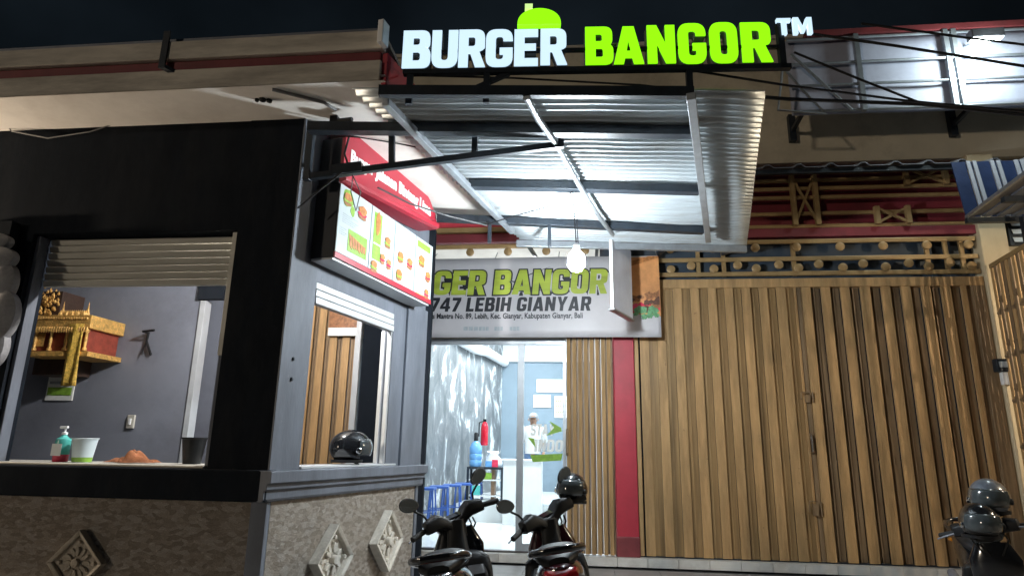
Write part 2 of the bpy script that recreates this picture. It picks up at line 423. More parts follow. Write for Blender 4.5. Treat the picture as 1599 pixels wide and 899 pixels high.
# ------------------------------------------------------------------ mesh helpers
class MB:
    def __init__(s):
        s.v, s.f, s.mi = [], [], []

    def face(s, pts, mi=0):
        i = len(s.v)
        s.v += [Vector(p) for p in pts]
        s.f.append(tuple(range(i, i + len(pts))))
        s.mi.append(mi)
        return s

    def hexa(s, p, mi=0):
        """8 points: bottom ring 0-3, top ring 4-7"""
        i = len(s.v)
        s.v += [Vector(q) for q in p]
        for q in ((0, 3, 2, 1), (4, 5, 6, 7), (0, 1, 5, 4), (1, 2, 6, 5), (2, 3, 7, 6), (3, 0, 4, 7)):
            s.f.append(tuple(i + k for k in q))
            s.mi.append(mi)
        return s

    def box(s, x0, x1, y0, y1, z0, z1, fr=None, mi=0):
        p = [(x0, y0, z0), (x1, y0, z0), (x1, y1, z0), (x0, y1, z0), (x0, y0, z1), (x1, y0, z1), (x1, y1, z1), (x0, y1, z1)]
        if fr:
            p = [fr(*q) for q in p]
        return s.hexa(p, mi)

    def prism(s, poly, d0, d1, fr, mi=0):
        n, i = len(poly), len(s.v)
        s.v += [Vector(fr(x, y, d0)) for x, y in poly] + [Vector(fr(x, y, d1)) for x, y in poly]
        s.f.append(tuple(range(i + n - 1, i - 1, -1)))
        s.f.append(tuple(range(i + n, i + 2 * n)))
        s.mi += [mi, mi]
        for k in range(n):
            a, b = i + k, i + (k + 1) % n
            s.f.append((a, b, b + n, a + n))
            s.mi.append(mi)
        return s

    def rings(s, rs, caps=True, closed=False, mi=0):
        n, i = len(rs[0]), len(s.v)
        for r in rs:
            s.v += [Vector(p) for p in r]
        m = len(rs)
        for a in range(m if closed else m - 1):
            b = (a + 1) % m
            for k in range(n):
                j = (k + 1) % n
                s.f.append((i + a * n + k, i + a * n + j, i + b * n + j, i + b * n + k))
                s.mi.append(mi)
        if caps and not closed:
            s.f.append(tuple(i + k for k in range(n - 1, -1, -1)))
            s.f.append(tuple(i + (m - 1) * n + k for k in range(n)))
            s.mi += [mi, mi]
        return s

    def tube(s, pts, r, n=8, mi=0, square=False):
        pts = [Vector(p) for p in pts]
        rr = r if isinstance(r, (list, tuple)) else [r] * len(pts)
        out, up = [], None
        for k, p in enumerate(pts):
            t = (pts[min(k + 1, len(pts) - 1)] - pts[max(k - 1, 0)])
            if t.length < 1e-9:
                t = Vector((0, 0, 1))
            t.normalize()
            if up is None:
                up = Vector((0, 0, 1)) if abs(t.z) < 0.9 else Vector((1, 0, 0))
            a = t.cross(up).normalized()
            up = a.cross(t).normalized()
            if square:
                q = 1.4142 * rr[k]
                out.append([p + a * (q * math.cos(PI / 4 + h * PI / 2)) + up * (q * math.sin(PI / 4 + h * PI / 2)) for h in range(4)])
            else:
                out.append([p + a * (rr[k] * math.cos(2 * PI * h / n)) + up * (rr[k] * math.sin(2 * PI * h / n)) for h in range(n)])
        return s.rings(out, mi=mi)

    def bar(s, a, b, wd, mi=0):
        return s.tube([a, b], wd / 2, square=True, mi=mi)

    def lathe(s, prof, c=(0, 0, 0), n=20, fr=None, mi=0):
        c = Vector(c)
        rs = []
        for r, z in prof:
            ring = []
            for k in range(n):
                p = Vector((r * math.cos(2 * PI * k / n), r * math.sin(2 * PI * k / n), z))
                ring.append(c + (fr(p) if fr else p))
            rs.append(ring)
        return s.rings(rs, mi=mi)

    def loft(s, secs, n=20, e=2.6, mi=0, axis='y'):
        """secs: (centre, half width, half height); rings perpendicular to axis"""
        rs = []
        for c, hw, hh in secs:
            ring = []
            for k in range(n):
                t = 2 * PI * k / n
                cx = math.copysign(abs(math.cos(t)) ** (2 / e), math.cos(t)) * hw
                cz = math.copysign(abs(math.sin(t)) ** (2 / e), math.sin(t)) * hh
                if axis == 'y':
                    ring.append((c[0] + cx, c[1], c[2] + cz))
                elif axis == 'x':
                    ring.append((c[0], c[1] + cx, c[2] + cz))
                else:
                    ring.append((c[0] + cx, c[1] + cz, c[2]))
            rs.append(ring)
        return s.rings(rs, mi=mi)

    def tf(s, fn):
        s.v = [Vector(fn(p)) for p in s.v]
        return s

    def add(s, o):
        i = len(s.v)
        s.v += o.v
        s.f += [tuple(i + k for k in f) for f in o.f]
        s.mi += o.mi
        return s

    def build(s, name, mats, parent=None, smooth=False, bevel=0.0, off=None, angle=38, weld=False):
        mats = mats if isinstance(mats, (list, tuple)) else [mats]
        me = bpy.data.meshes.new(name)
        o3 = off if off is not None else (Vector(parent['_o']) if parent is not None and '_o' in parent else Vector())
        me.from_pydata([tuple(p - o3) for p in s.v], [], s.f)
        for m in mats:
            me.materials.append(m)
        me.polygons.foreach_set('material_index', s.mi)
        bm = bmesh.new()
        bm.from_mesh(me)
        if weld:
            bmesh.ops.remove_doubles(bm, verts=bm.verts, dist=1e-5)
        bmesh.ops.recalc_face_normals(bm, faces=bm.faces)
        bm.to_mesh(me)
        bm.free()
        if smooth:
            me.polygons.foreach_set('use_smooth', [True] * len(me.polygons))
            try:
                me.set_sharp_from_angle(angle=R(angle))
            except Exception:
                pass
        me.update()
        o = bpy.data.objects.new(name, me)
        COL.objects.link(o)
        if parent is not None:
            o.parent = parent
            o['_o'] = list(o3)
        if bevel:
            b = o.modifiers.new('bevel', 'BEVEL')
            b.width = bevel
            b.segments = 2
            b.limit_method = 'ANGLE'
        return o


def tag(o, label, cat, group=None):
    o['label'] = label
    o['category'] = cat
    if group:
        o['group'] = group
    return o


def thing(name, label, cat, loc=(0, 0, 0), group=None):
    o = bpy.data.objects.new(name, None)
    COL.objects.link(o)
    o.location = loc
    o['_o'] = list(loc)
    o.empty_display_size = 0.1
    return tag(o, label, cat, group)


def solo(name, mb, mat, label, cat, group=None, loc=None, **kw):
    """a thing that is one mesh, its origin at loc"""
    lo = Vector(loc) if loc is not None else sum(mb.v, Vector()) / len(mb.v)
    o = mb.build(name, mat, None, off=lo, **kw)
    o.location = lo
    return tag(o, label, cat, group)


def struct(name, mb, mat, **kw):
    o = mb.build(name, mat, **kw)
    o['kind'] = 'structure'
    return o


def copy_tree(o, parent=None):
    c = o.copy()
    COL.objects.link(c)
    if parent is not None:
        c.parent = parent
    for ch in list(o.children):
        copy_tree(ch, c)
    return c


# ------------------------------------------------------------------ lettering
def rpoly(pts, steps=6):
    out, n = [], len(pts)
    for i, p in enumerate(pts):
        r = p[2] if len(p) > 2 else 0.0
        P = Vector(p[:2])
        if r <= 0:
            out.append(P)
            continue
        A, B = Vector(pts[i - 1][:2]), Vector(pts[(i + 1) % n][:2])
        a, b = P + (A - P).normalized() * r, P + (B - P).normalized() * r
        for k in range(steps + 1):
            t = k / steps
            out.append(a * (1 - t) ** 2 + P * 2 * t * (1 - t) * 0.96 + (a + b) * 0.5 * 2 * t * (1 - t) * 0.04 + b * t ** 2)
    return out


GL = {
    'B': (.68, [[(0, 0), (.68, 0, .2), (.68, .51, .15), (.6, .53, .02), (.66, .55, .1), (.66, 1, .2), (0, 1)],
                [(.25, .19), (.43, .19, .06), (.43, .41, .06), (.25, .41)], [(.25, .61), (.41, .61, .06), (.41, .81, .06), (.25, .81)]]),
    'U': (.68, [[(0, 1), (0, 0, .28), (.68, 0, .28), (.68, 1), (.43, 1), (.43, .19, .09), (.25, .19, .09), (.25, 1)]]),
    'R': (.70, [[(0, 0), (.25, 0), (.25, .36), (.31, .36), (.44, 0), (.70, 0), (.54, .41), (.68, .46, .1), (.68, 1, .22), (0, 1)],
                [(.25, .55), (.43, .55, .07), (.43, .81, .07), (.25, .81)]]),
    'G': (.68, [[(0, 0, .26), (.68, 0, .26), (.68, .50), (.35, .50), (.35, .33), (.44, .33), (.44, .19, .08), (.25, .19, .08),
                 (.25, .81, .08), (.44, .81, .08), (.44, .69), (.68, .69), (.68, 1, .26), (0, 1, .26)]]),
    'E': (.58, [[(0, 0), (.58, 0), (.58, .2), (.25, .2), (.25, .41), (.53, .41), (.53, .6), (.25, .6), (.25, .8), (.58, .8), (.58, 1), (0, 1)]]),
    'A': (.76, [[(0, 0), (.25, 0), (.29, .16), (.47, .16), (.51, 0), (.76, 0), (.52, 1), (.24, 1)], [(.33, .34), (.43, .34), (.38, .64)]]),
    'N': (.70, [[(0, 0), (.24, 0), (.24, .5), (.46, 0), (.70, 0), (.70, 1), (.46, 1), (.46, .5), (.24, 1), (0, 1)]]),
    'O': (.68, [[(0, 0, .26), (.68, 0, .26), (.68, 1, .26), (0, 1, .26)], [(.25, .2, .08), (.43, .2, .08), (.43, .8, .08), (.25, .8, .08)]]),
    'T': (.62, [[(.2, 0), (.42, 0), (.42, .8), (.62, .8), (.62, 1), (0, 1), (0, .8), (.2, .8)]]),
    'M': (.86, [[(0, 0), (.2, 0), (.2, .6), (.36, .1), (.5, .1), (.66, .6), (.66, 0), (.86, 0), (.86, 1), (.62, 1), (.43, .42), (.24, 1), (0, 1)]]),
    'L': (.55, [[(0, 0), (.55, 0), (.55, .2), (.25, .2), (.25, 1), (0, 1)]]),
    'I': (.25, [[(0, 0), (.25, 0), (.25, 1), (0, 1)]]),
    'H': (.70, [[(0, 0), (.25, 0), (.25, .4), (.45, .4), (.45, 0), (.70, 0), (.70, 1), (.45, 1), (.45, .6), (.25, .6), (.25, 1), (0, 1)]]),
    'Y': (.72, [[(.24, 0), (.48, 0), (.48, .4), (.72, 1), (.47, 1), (.36, .62), (.25, 1), (0, 1), (.24, .4)]]),
    '7': (.62, [[(.08, 0), (.34, 0), (.62, .8), (.62, 1), (0, 1), (0, .79), (.36, .79)]]),
    '4': (.72, [[(.38, 0), (.62, 0), (.62, .19), (.72, .19), (.72, .38), (.62, .38), (.62, 1), (.36, 1), (0, .38), (0, .19), (.38, .19)],
                [(.2, .38), (.38, .38), (.38, .68)]]),
    'S': (.66, [[(0, .28), (.24, .28), (.24, .18, .04), (.42, .18, .06), (.42, .38, .06), (0, .5, .18), (0, 1, .24), (.66, 1, .24), (.66, .72), (.42, .72),
                 (.42, .82, .05), (.24, .82, .06), (.24, .62, .06), (.66, .5, .16), (.66, 0, .24), (0, 0, .24)]]),
    'D': (.68, [[(0, 0), (.68, 0, .26), (.68, 1, .26), (0, 1)], [(.25, .19), (.43, .19, .08), (.43, .81, .08), (.25, .81)]]),
}


def curve_to_mb(cu, fr):
    ob = bpy.data.objects.new('tmp', cu)
    COL.objects.link(ob)
    bpy.context.view_layer.update()
    dg = bpy.context.evaluated_depsgraph_get()
    me = bpy.data.meshes.new_from_object(ob.evaluated_get(dg))
    mb = MB()
    mb.v = [Vector(fr(v.co.x, v.co.y, v.co.z)) for v in me.vertices]
    mb.f = [tuple(p.vertices) for p in me.polygons]
    mb.mi = [0] * len(mb.f)
    bpy.data.objects.remove(ob)
    bpy.data.meshes.remove(me)
    return mb


def glyphs(text, fr, h, width=None, depth=0.02, gap=0.10, shear=0.0, fat=0.0):
    """one MB holding a word; fr(x, y, z) -> world; width fits the word"""
    cu = bpy.data.curves.new('tmp', 'CURVE')
    cu.dimensions = '2D'
    cu.fill_mode = 'BOTH'
    cu.extrude = depth / 2
    cu.offset = fat
    x = 0.0
    for ch in text:
        if ch == ' ':
            x += 0.34
            continue
        wd, outs = GL[ch]
        for o in outs:
            pts = rpoly(o)
            sp = cu.splines.new('POLY')
            sp.points.add(len(pts) - 1)
            for q, p in zip(sp.points, pts):
                q.co = (x + p.x + shear * p.y, p.y, 0, 1)
            sp.use_cyclic_u = True
        x += wd + gap
    tot = x - gap
    kx = (width / tot) if width else h
    return curve_to_mb(cu, lambda a, b, c: fr(a * kx, b * h, c))


def ftext(text, fr, size, depth=0.002, fat=0.0, width=None):
    cu = bpy.data.curves.new('tmp', 'FONT')
    cu.body = text
    cu.size = size
    cu.offset = fat
    cu.extrude = depth / 2
    cu.resolution_u = 2
    mb = curve_to_mb(cu, lambda a, b, c: (a, b, c))
    xm = max(p.x for p in mb.v)
    k = width / xm if width else 1.0
    return mb.tf(lambda p: fr(p.x * k, p.y, p.z))


# ------------------------------------------------------------------ local frames
F = 9.9                                               # the shop front's plane
BC = Vector((-2.4525, 5.0, 0.0))                      # outer corner of the booth
DU = Vector((DX, 1.0, 0.0))
SN = Vector((1.0, -DX, 0.0)).normalized()             # outward normal of the booth's side wall


def sd(t, o, z):
    """t metres back along the side wall (in y), o metres out of it"""
    p = BC + DU * t + SN * o
    return (p.x, p.y, z)


def side_hit(px, py, off=0.0):
    r = ray(px, py)
    k = ((BC + SN * off) - EYE).dot(SN) / r.dot(SN)
    p = EYE + r * k
    return p.y - (BC + SN * off).y, p.z


# ================================================================== SETTING
g = MB()
g.face([(-200, -200, 0), (200, -200, 0), (200, 200, 0), (-200, 200, 0)])
struct('ground', g, asphalt)
g = MB()
nx = 12
for i in range(26):
    for j in range(16):
        x0, y0 = -8 + i * 0.6, 0.5 + j * 0.6
        if y0 + 0.6 > 9.7:
            continue
        g.box(x0 + 0.003, x0 + 0.597, y0 + 0.003, y0 + 0.597, 0.0, 0.03 + random.random() * 0.002)
struct('pavement', g, concrete)
g = MB()
for i in range(30):
    x0 = -2.9 + i * 0.42
    if x0 > 6.6:
        break
    g.box(x0 + 0.003, x0 + 0.417, 9.72, 9.86, 0.03, 0.145)
struct('front_step', g, tilew)
g = MB().box(-6, 0.45, 9.86, 18.2, 0.0, 0.15)
struct('shop_floor', g, floorw)
g = MB().box(-2.6, 0.4, 13.6, 18.1, 0.15, 0.50)
struct('raised_floor', g, floorw)

# ================================================================== SHOP HOUSE (facade)
house = thing('shop_house', 'beige shop house with gold folding gates and a red pillar behind the metal canopy', 'building', (1.6, F, 0))
zt = at(1200, 63, F).z                                # top of wall
MB().box(-5.6, 9.5, F, F + 0.25, 6.12, zt).build('upper_wall', beige, house, bevel=0.01)
MB().box(-5.62, 9.52, F - 0.04, F + 0.3, zt, zt + 0.07).build('coping', fasciam, house, bevel=0.01)
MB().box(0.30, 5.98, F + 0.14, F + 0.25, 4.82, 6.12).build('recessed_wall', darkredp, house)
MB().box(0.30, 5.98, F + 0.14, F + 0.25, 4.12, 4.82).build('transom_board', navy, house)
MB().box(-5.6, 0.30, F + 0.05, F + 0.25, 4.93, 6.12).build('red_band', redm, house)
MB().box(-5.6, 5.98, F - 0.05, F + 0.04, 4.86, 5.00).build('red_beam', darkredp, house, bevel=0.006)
MB().box(-5.6, 0.30, F - 0.07, F + 0.02, 5.03, 5.11).build('gold_strip', goldrail, house, bevel=0.006)
MB().box(0.47, 0.78, F - 0.10, F + 0.16, 0.145, 4.16).build('pillar', redm, house, bevel=0.012)
MB().box(0.46, 0.79, F - 0.11, F + 0.15, 0.146, 0.42).build('pillar_foot', maroon, house, bevel=0.012)
MB().box(5.92, 6.30, F - 0.12, F + 0.25, 0.145, 6.12).build('pillar', cream, house, bevel=0.012)
m_ = MB().box(6.32, 9.5, F + 0.1, F + 0.3, 0.0, 6.1)
m_.build('end_wall', beige, house)
# gate header + transom rails with their round knobs
MB().box(0.80, 5.90, F - 0.07, F + 0.06, 4.05, 4.19).build('gate_header', gold, house, bevel=0.008)
rails = [(-2.6, 5.90, at(1300, 427, F).z), (-2.6, 5.90, at(1300, 404, F).z), (-2.6, 5.90, at(1300, 379, F).z + 0.02)]
kn = [(0, [1047, 1114, 1180, 1246, 1315, 1382, 1449, 1516], 4), (1, [1078, 1150, 1214, 1276, 1345, 1416, 1480], -1), (2, [1046, 1112, 1178, 1242, 1310, 1377, 1445, 1510], -1)]
knobmesh = None
for ri, (xa, xb, zz) in enumerate(rails):
    rl = MB().box(xa, xb, F - 0.05, F - 0.005, zz - 0.035, zz + 0.035).build('transom_rail', goldrail, house, bevel=0.012)
    ys = {0: 427, 1: 404, 2: 380}[ri]
    xs = [at(px, {0: 429, 1: 411, 2: 391}[ri], F).x for px in kn[ri][1]] + [-2.2 + 0.62 * q + ri * 0.2 for q in range(5)]
    zk = {0: zz + 0.10 - 0.02, 1: zz - 0.10, 2: zz - 0.10}[ri]
    for x in xs:
        if knobmesh is None:
            k = MB().lathe([(0.0, -0.06), (0.05, -0.06), (0.066, -0.05), (0.066, -0.02), (0.058, -0.012), (0.036, -0.012), (0.03, -0.03), (0.0, -0.03)], n=18,
                           fr=lambda p: Vector((p.x, p.z, p.y))).build('knob', goldrail, rl, smooth=True, off=Vector())
            knobmesh = k.data
        else:
            k = bpy.data.objects.new('knob', knobmesh)
            COL.objects.link(k)
            k.parent = rl
        k.location = Vector((x, F - 0.02, zk)) - Vector(house['_o'])
m_ = MB()
for px in (1450, 1480, 1505, 1090, 1130, 1240):
    p = at(px, 415, F)
    m_.box(p.x - 0.03, p.x + 0.03, F - 0.02, F + 0.02, 4.24, rails[2][2])
m_.build('transom_upright', goldrail, house)

# upper trellis: gold rails and X frames under the old roof edge
tr = thing('gold_trellis', 'gold painted trellis of rails and crossed frames on the red wall under the roof edge', 'trellis', (4.2, F, 5.1))
for py in (268, 280, 293, 307, 332, 352):
    z = at(1300, py + 1, F).z
    MB().box(2.3, 5.90, F - 0.03, F + 0.02, z - 0.028, z + 0.028).build('rail', goldrail, tr, bevel=0.006)


def xframe(x0, x1, z0, z1, y):
    m = MB()
    for a, b in (((x0, z0), (x1, z1)), ((x0, z1), (x1, z0))):
        m.bar((a[0], y, a[1]), (b[0], y - 0.002, b[1]), 0.035)
    for x in (x0, x1):
        m.box(x - 0.035, x + 0.035, y - 0.035, y + 0.035, z0 - 0.02, z1 + 0.02)
    return m


for (pa, pb) in (((1413, 290), (1470, 264)), ((1368, 350), (1413, 326)), ((1240, 352), (1268, 278))):
    a, b = at(*pa, F), at(*pb, F)
    xframe(a.x, b.x, a.z, b.z, F - 0.07).build('crossed_frame', goldrail, tr)

# roof edge over the trellis
rf = thing('roof_edge', 'dark corrugated metal roof edge running along the beige wall above the gold trellis', 'roof', (4.2, F, 6.0))
m_ = MB()
rz = at(1300, 262, F - 0.35).z
n_ = 120
top, bot = [], []
for i in range(n_ + 1):
    x = 2.2 + (9.2 - 2.2) * i / n_
    h = 0.05 if (i % 8) in (3, 4) else 0.0
    top.append((x, h))
for i in range(n_):
    (xa, ha), (xb, hb) = top[i], top[i + 1]
    m_.face([(xa, F - 0.42, rz + ha), (xb, F - 0.42, rz + hb), (xb, F - 0.003, rz + hb + 0.12), (xa, F - 0.003, rz + ha + 0.12)])
    m_.face([(xa, F - 0.42, rz + ha - 0.012), (xb, F - 0.42, rz + hb - 0.012), (xb, F - 0.42, rz + hb), (xa, F - 0.42, rz + ha)])
    m_.face([(xa, F - 0.42, rz + ha - 0.012), (xb, F - 0.42, rz + hb - 0.012), (xb, F - 0.003, rz + hb + 0.108), (xa, F - 0.003, rz + ha + 0.108)])
m_.build('sheet', duskm, rf, weld=True)
MB().box(2.2, 9.2, F - 0.39, F - 0.33, rz - 0.09, rz - 0.02).build('batten', steelblk, rf)


# folding gates
def gate_profile(x0, x1, period, duty, y, depth, z0, z1, inner=0.012):
    m = MB()
    x = x0
    while x < x1 - 0.01:
        p = min(period * (0.96 + random.random() * 0.08), x1 - x)
        a, b, c = x + p * 0.06, x + p * duty, x + p
        jy = random.uniform(-0.006, 0.006)
        # raised slat with rolled edges
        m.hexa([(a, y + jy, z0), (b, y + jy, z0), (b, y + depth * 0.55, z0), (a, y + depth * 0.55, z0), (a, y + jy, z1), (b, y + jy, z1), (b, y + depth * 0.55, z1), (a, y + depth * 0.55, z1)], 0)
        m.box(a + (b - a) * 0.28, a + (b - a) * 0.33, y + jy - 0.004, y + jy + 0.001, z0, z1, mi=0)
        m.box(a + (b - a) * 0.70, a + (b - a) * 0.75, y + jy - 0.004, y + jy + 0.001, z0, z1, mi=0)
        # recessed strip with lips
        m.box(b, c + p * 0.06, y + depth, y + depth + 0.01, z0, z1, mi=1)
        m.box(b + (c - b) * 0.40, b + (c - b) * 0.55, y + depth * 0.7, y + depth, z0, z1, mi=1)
        x = c
    return m


zg0, zg1 = 0.165, 4.05
seam = at(1265, 660, F).x
ga = thing('folding_gate', 'wide gold folding gate of vertical slats right of the red pillar', 'gate', (2.0, F, 0.145))
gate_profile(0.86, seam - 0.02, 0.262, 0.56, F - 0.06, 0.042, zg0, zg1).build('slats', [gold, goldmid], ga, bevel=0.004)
MB().box(0.79, 0.85, F - 0.07, F + 0.04, zg0, zg1).build('edge_post', gold, ga, bevel=0.006)
MB().box(0.79, seam, F - 0.04, F + 0.02, 0.146, 0.164).build('bottom_track', steelblk, ga)
gb = thing('folding_gate', 'gold and dark striped folding gate beside the cream pillar, behind the grey helmet', 'gate', (4.6, F, 0.145))
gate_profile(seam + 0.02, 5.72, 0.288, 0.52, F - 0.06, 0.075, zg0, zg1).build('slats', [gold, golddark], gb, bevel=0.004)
MB().box(5.73, 5.90, F - 0.07, F + 0.04, zg0, zg1).build('edge_post', golddark, gb, bevel=0.006)
MB().box(seam, 5.90, F - 0.04, F + 0.02, 0.146, 0.164).build('bottom_track', steelblk, gb)


def latch(par, px, py, mat, s=1.0):
    p = at(px, py, F - 0.09)
    m = MB()
    m.tube([(p.x - 0.07, F - 0.075, p.z - 0.05 * s), (p.x - 0.07, F - 0.11, p.z + 0.05 * s), (p.x + 0.05, F - 0.11, p.z + 0.05 * s), (p.x + 0.06, F - 0.075, p.z - 0.04 * s)], 0.012)
    m.box(p.x - 0.02, p.x + 0.05, F - 0.10, F - 0.05, p.z - 0.09 * s, p.z + 0.02 * s)
    m.tube([(p.x + 0.09, F - 0.09, p.z + 0.06), (p.x + 0.09, F - 0.09, p.z - 0.09 * s)], 0.009)
    return m.build('latch', mat, par, smooth=True)


MB().box(seam - 0.03, seam + 0.03, F - 0.045, F + 0.02, zg0, zg1).build('meeting_stile', golddark, ga, bevel=0.004)
latch(ga, 1259, 618, golddark)
latch(ga, 1272, 790, golddark, 1.4)
p = at(1268, 692, F - 0.1)
MB().tube([(p.x, F - 0.06, p.z + 0.13), (p.x, F - 0.11, p.z + 0.11), (p.x, F - 0.11, p.z - 0.11), (p.x, F - 0.06, p.z - 0.13)], 0.018).build('handle', chrome, ga, smooth=True)
gc = thing('folding_gate', 'narrow folded gold gate between the glass door and the red pillar', 'gate', (0.1, F, 0.145))
m_ = MB()
x = -0.24
while x < 0.45:
    m_.hexa([(x, F - 0.10, zg0), (x + 0.055, F - 0.13, zg0), (x + 0.062, F - 0.03, zg0), (x + 0.006, F, zg0),
             (x, F - 0.10, 4.0), (x + 0.055, F - 0.13, 4.0), (x + 0.062, F - 0.03, 4.0), (x + 0.006, F, 4.0)], 0)
    m_.box(x + 0.062, x + 0.085, F - 0.05, F - 0.01, zg0, 4.0, mi=1)
    x += 0.087
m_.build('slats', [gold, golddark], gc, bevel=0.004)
p = at(886, 690, F - 0.13)
MB().tube([(p.x, F - 0.12, p.z + 0.18), (p.x, F - 0.17, p.z + 0.15), (p.x, F - 0.17, p.z - 0.15), (p.x, F - 0.12, p.z - 0.18)], 0.02).build('handle', golddark, gc, smooth=True)

# ------------------------------------------------------------------ glass shop front
gf = thing('glass_shopfront', 'aluminium framed glass shop front with a door under the banner', 'shop front', (-1.4, F, 0.15))
GX0, GX1, GZ = -2.75, -0.25, 3.27
xm = at(812, 700, F).x
m_ = MB()
m_.box(GX0, GX1, F - 0.03, F + 0.05, GZ - 0.09, GZ)
m_.box(xm - 0.05, xm + 0.05, F - 0.029, F + 0.049, 0.16, GZ - 0.091)
m_.box(GX1 - 0.05, GX1, F - 0.029, F + 0.049, 0.16, GZ - 0.091)
m_.box(GX0, GX0 + 0.06, F - 0.029, F + 0.049, 0.16, GZ - 0.091)
m_.box(xm + 0.051, GX1 - 0.051, F - 0.025, F + 0.045, 0.16, 0.27)
m_.build('frame', alu, gf, bevel=0.005)
MB().box(GX0 + 0.061, xm - 0.051, F - 0.002, F + 0.004, 0.17, GZ - 0.092).build('pane', glassm, gf)
MB().box(xm + 0.051, GX1 - 0.051, F - 0.002, F + 0.004, 0.271, GZ - 0.092).build('pane', glassm, gf)
MB().box(GX0 - 1.0, GX1, F - 0.06, F + 0.06, 0.151, 0.168).build('sill', sillm, gf)
MB().box(-4.9, 0.30, F - 0.02, F + 0.06, GZ + 0.01, 4.22).build('lintel', beige, gf)
MB().box(-4.9, GX0 - 0.01, F - 0.02, F + 0.06, 0.168, GZ + 0.009).build('side_panel', darkp_lit, gf)
# door sticker
st = at(822, 672, F - 0.006)
sx = at(883, 672, F - 0.006).x
wst = GX1 - 0.055 - st.x


def stfr(x, y, z):
    return (st.x + x, F - 0.007 + z, st.z - 0.05 + y)


stk = thing('door_sticker', 'white lettered sticker with a green strip on the glass door', 'sticker', (st.x, F - 0.006, st.z - 0.4))
z0 = at(850, 718, F).z - (st.z - 0.05)
MB().prism([(0.10, z0 - 0.03), (wst - 0.02, z0 - 0.0), (wst, z0 + 0.10), (0.06, z0 + 0.07)], -0.001, 0.001, stfr).build('green_strip', greenp, stk)
glyphs('STAY', lambda x, y, z: stfr(x + 0.06, y - 0.02, z), 0.17, width=0.36, depth=0.002, shear=0.1).build('lettering', paperm, stk)
glyphs('INDO', lambda x, y, z: stfr(x + 0.12, y + z0 + 0.12, z), 0.18, width=0.42, depth=0.002, shear=0.1).build('lettering', paperm, stk)
MB().prism([(0.30, -0.02), (wst - 0.01, 0.05), (wst - 0.02, 0.10), (0.34, 0.20), (0.42, 0.10)], -0.003, -0.002, stfr).build('green_leaf', greenp, stk)
MB().prism([(0.02, z0 + 0.33), (0.12, z0 + 0.31), (0.14, z0 + 0.18), (0.06, z0 + 0.28)], -0.003, -0.002, stfr).build('green_leaf', greenp, stk)

# ------------------------------------------------------------------ shop room
room = thing('shop_room', 'bright shop room with streaky grey and white walls behind the glass', 'room', (-2, 14, 0.15))


def wl(y):
    return -3.95 + DX * (y - F)


m_ = MB()
m_.hexa([(wl(F) - 0.2, F + 0.08, 0.15), (wl(F), F + 0.08, 0.15), (wl(18), 18, 0.15), (wl(18) - 0.2, 18, 0.15),
         (wl(F) - 0.2, F + 0.08, 4.9), (wl(F), F + 0.08, 4.9), (wl(18), 18, 4.9), (wl(18) - 0.2, 18, 4.9)])
m_.build('side_wall', marblem, room)
MB().box(-3, 1.5, 18.0, 18.15, 0.15, 4.05).build('back_wall', bluewall, room)
MB().box(-3, 1.5, 17.99, 18.15, 4.05, 4.9).build('back_wall_top', palewall, room)
MB().box(-2.6, 1.4, 17.9, 17.985, 3.98, 4.06).build('ceiling_trim', whitep, room)
MB().box(0.32, 0.46, F + 0.26, 18, 0.15, 4.9).build('side_wall', palewall, room)
MB().box(-4.6, 1.5, F + 0.26, 18.1, 4.9, 5.0).build('ceiling', soffitm, room)
# air-con pipe along the wall
m_ = MB()
pts = [(wl(14.5) + 0.08, 14.5, 4.3), (wl(14.5) + 0.10, 14.6, 4.03), (wl(15.6) + 0.13, 15.6, 3.98), (wl(16.4) + 0.13, 16.4, 4.02), (wl(17.9) + 0.1, 17.9, 3.95)]
m_.tube(pts, [0.07, 0.10, 0.13, 0.12, 0.12], 10)
solo('duct_pipe', m_, whitep, 'white wrapped pipe running along the top of the streaky wall inside', 'pipe', smooth=True)
for i, y in enumerate((12.2, 15.6)):
    t = thing('tube_lamp', ['white tube lamp on the shop ceiling near the glass front', 'white tube lamp on the shop ceiling near the back wall'][i], 'ceiling lamp', (-1.3, y, 4.88), 'tube lamps in the shop')
    MB().box(-1.95, -0.65, y - 0.05, y + 0.05, 4.84, 4.90).build('housing', whitep, t)
    MB().tube([(-1.9, y, 4.80), (-0.7, y, 4.80)], 0.025, 10).build('tube', tubem, t, smooth=True)
    a = lamp('tube_light', 'AREA', (-1.3, y, 4.74), 260 if i == 0 else 330, (0.94, 0.98, 1.0), shape='RECTANGLE', size=1.3, size_y=0.35)

# stools
ws = at(700, 757, 13.6)


def stool():
    t = thing('bar_stool', 'x', 'stool', (0, 0, 0), 'blue stools along the streaky wall')
    MB().box(-0.19, 0.19, -0.19, 0.19, 0.60, 0.64).build('seat', bluep, t, bevel=0.015)
    for sx_ in (-1, 1):
        for sy_ in (-1, 1):
            MB().tube([(0.16 * sx_, 0.16 * sy_, 0.60), (0.20 * sx_, 0.20 * sy_, 0.0)], 0.017, 8).build('leg', bluep, t, smooth=True)
    m = MB()
    for a, b in (((-.18, -.18), (.18, -.18)), ((.18, -.18), (.18, .18)), ((.18, .18), (-.18, .18)), ((-.18, .18), (-.18, -.18))):
        m.tube([(*a, 0.25), (*b, 0.25)], 0.011, 6)
    m.build('stretcher', bluep, t, smooth=True)
    return t


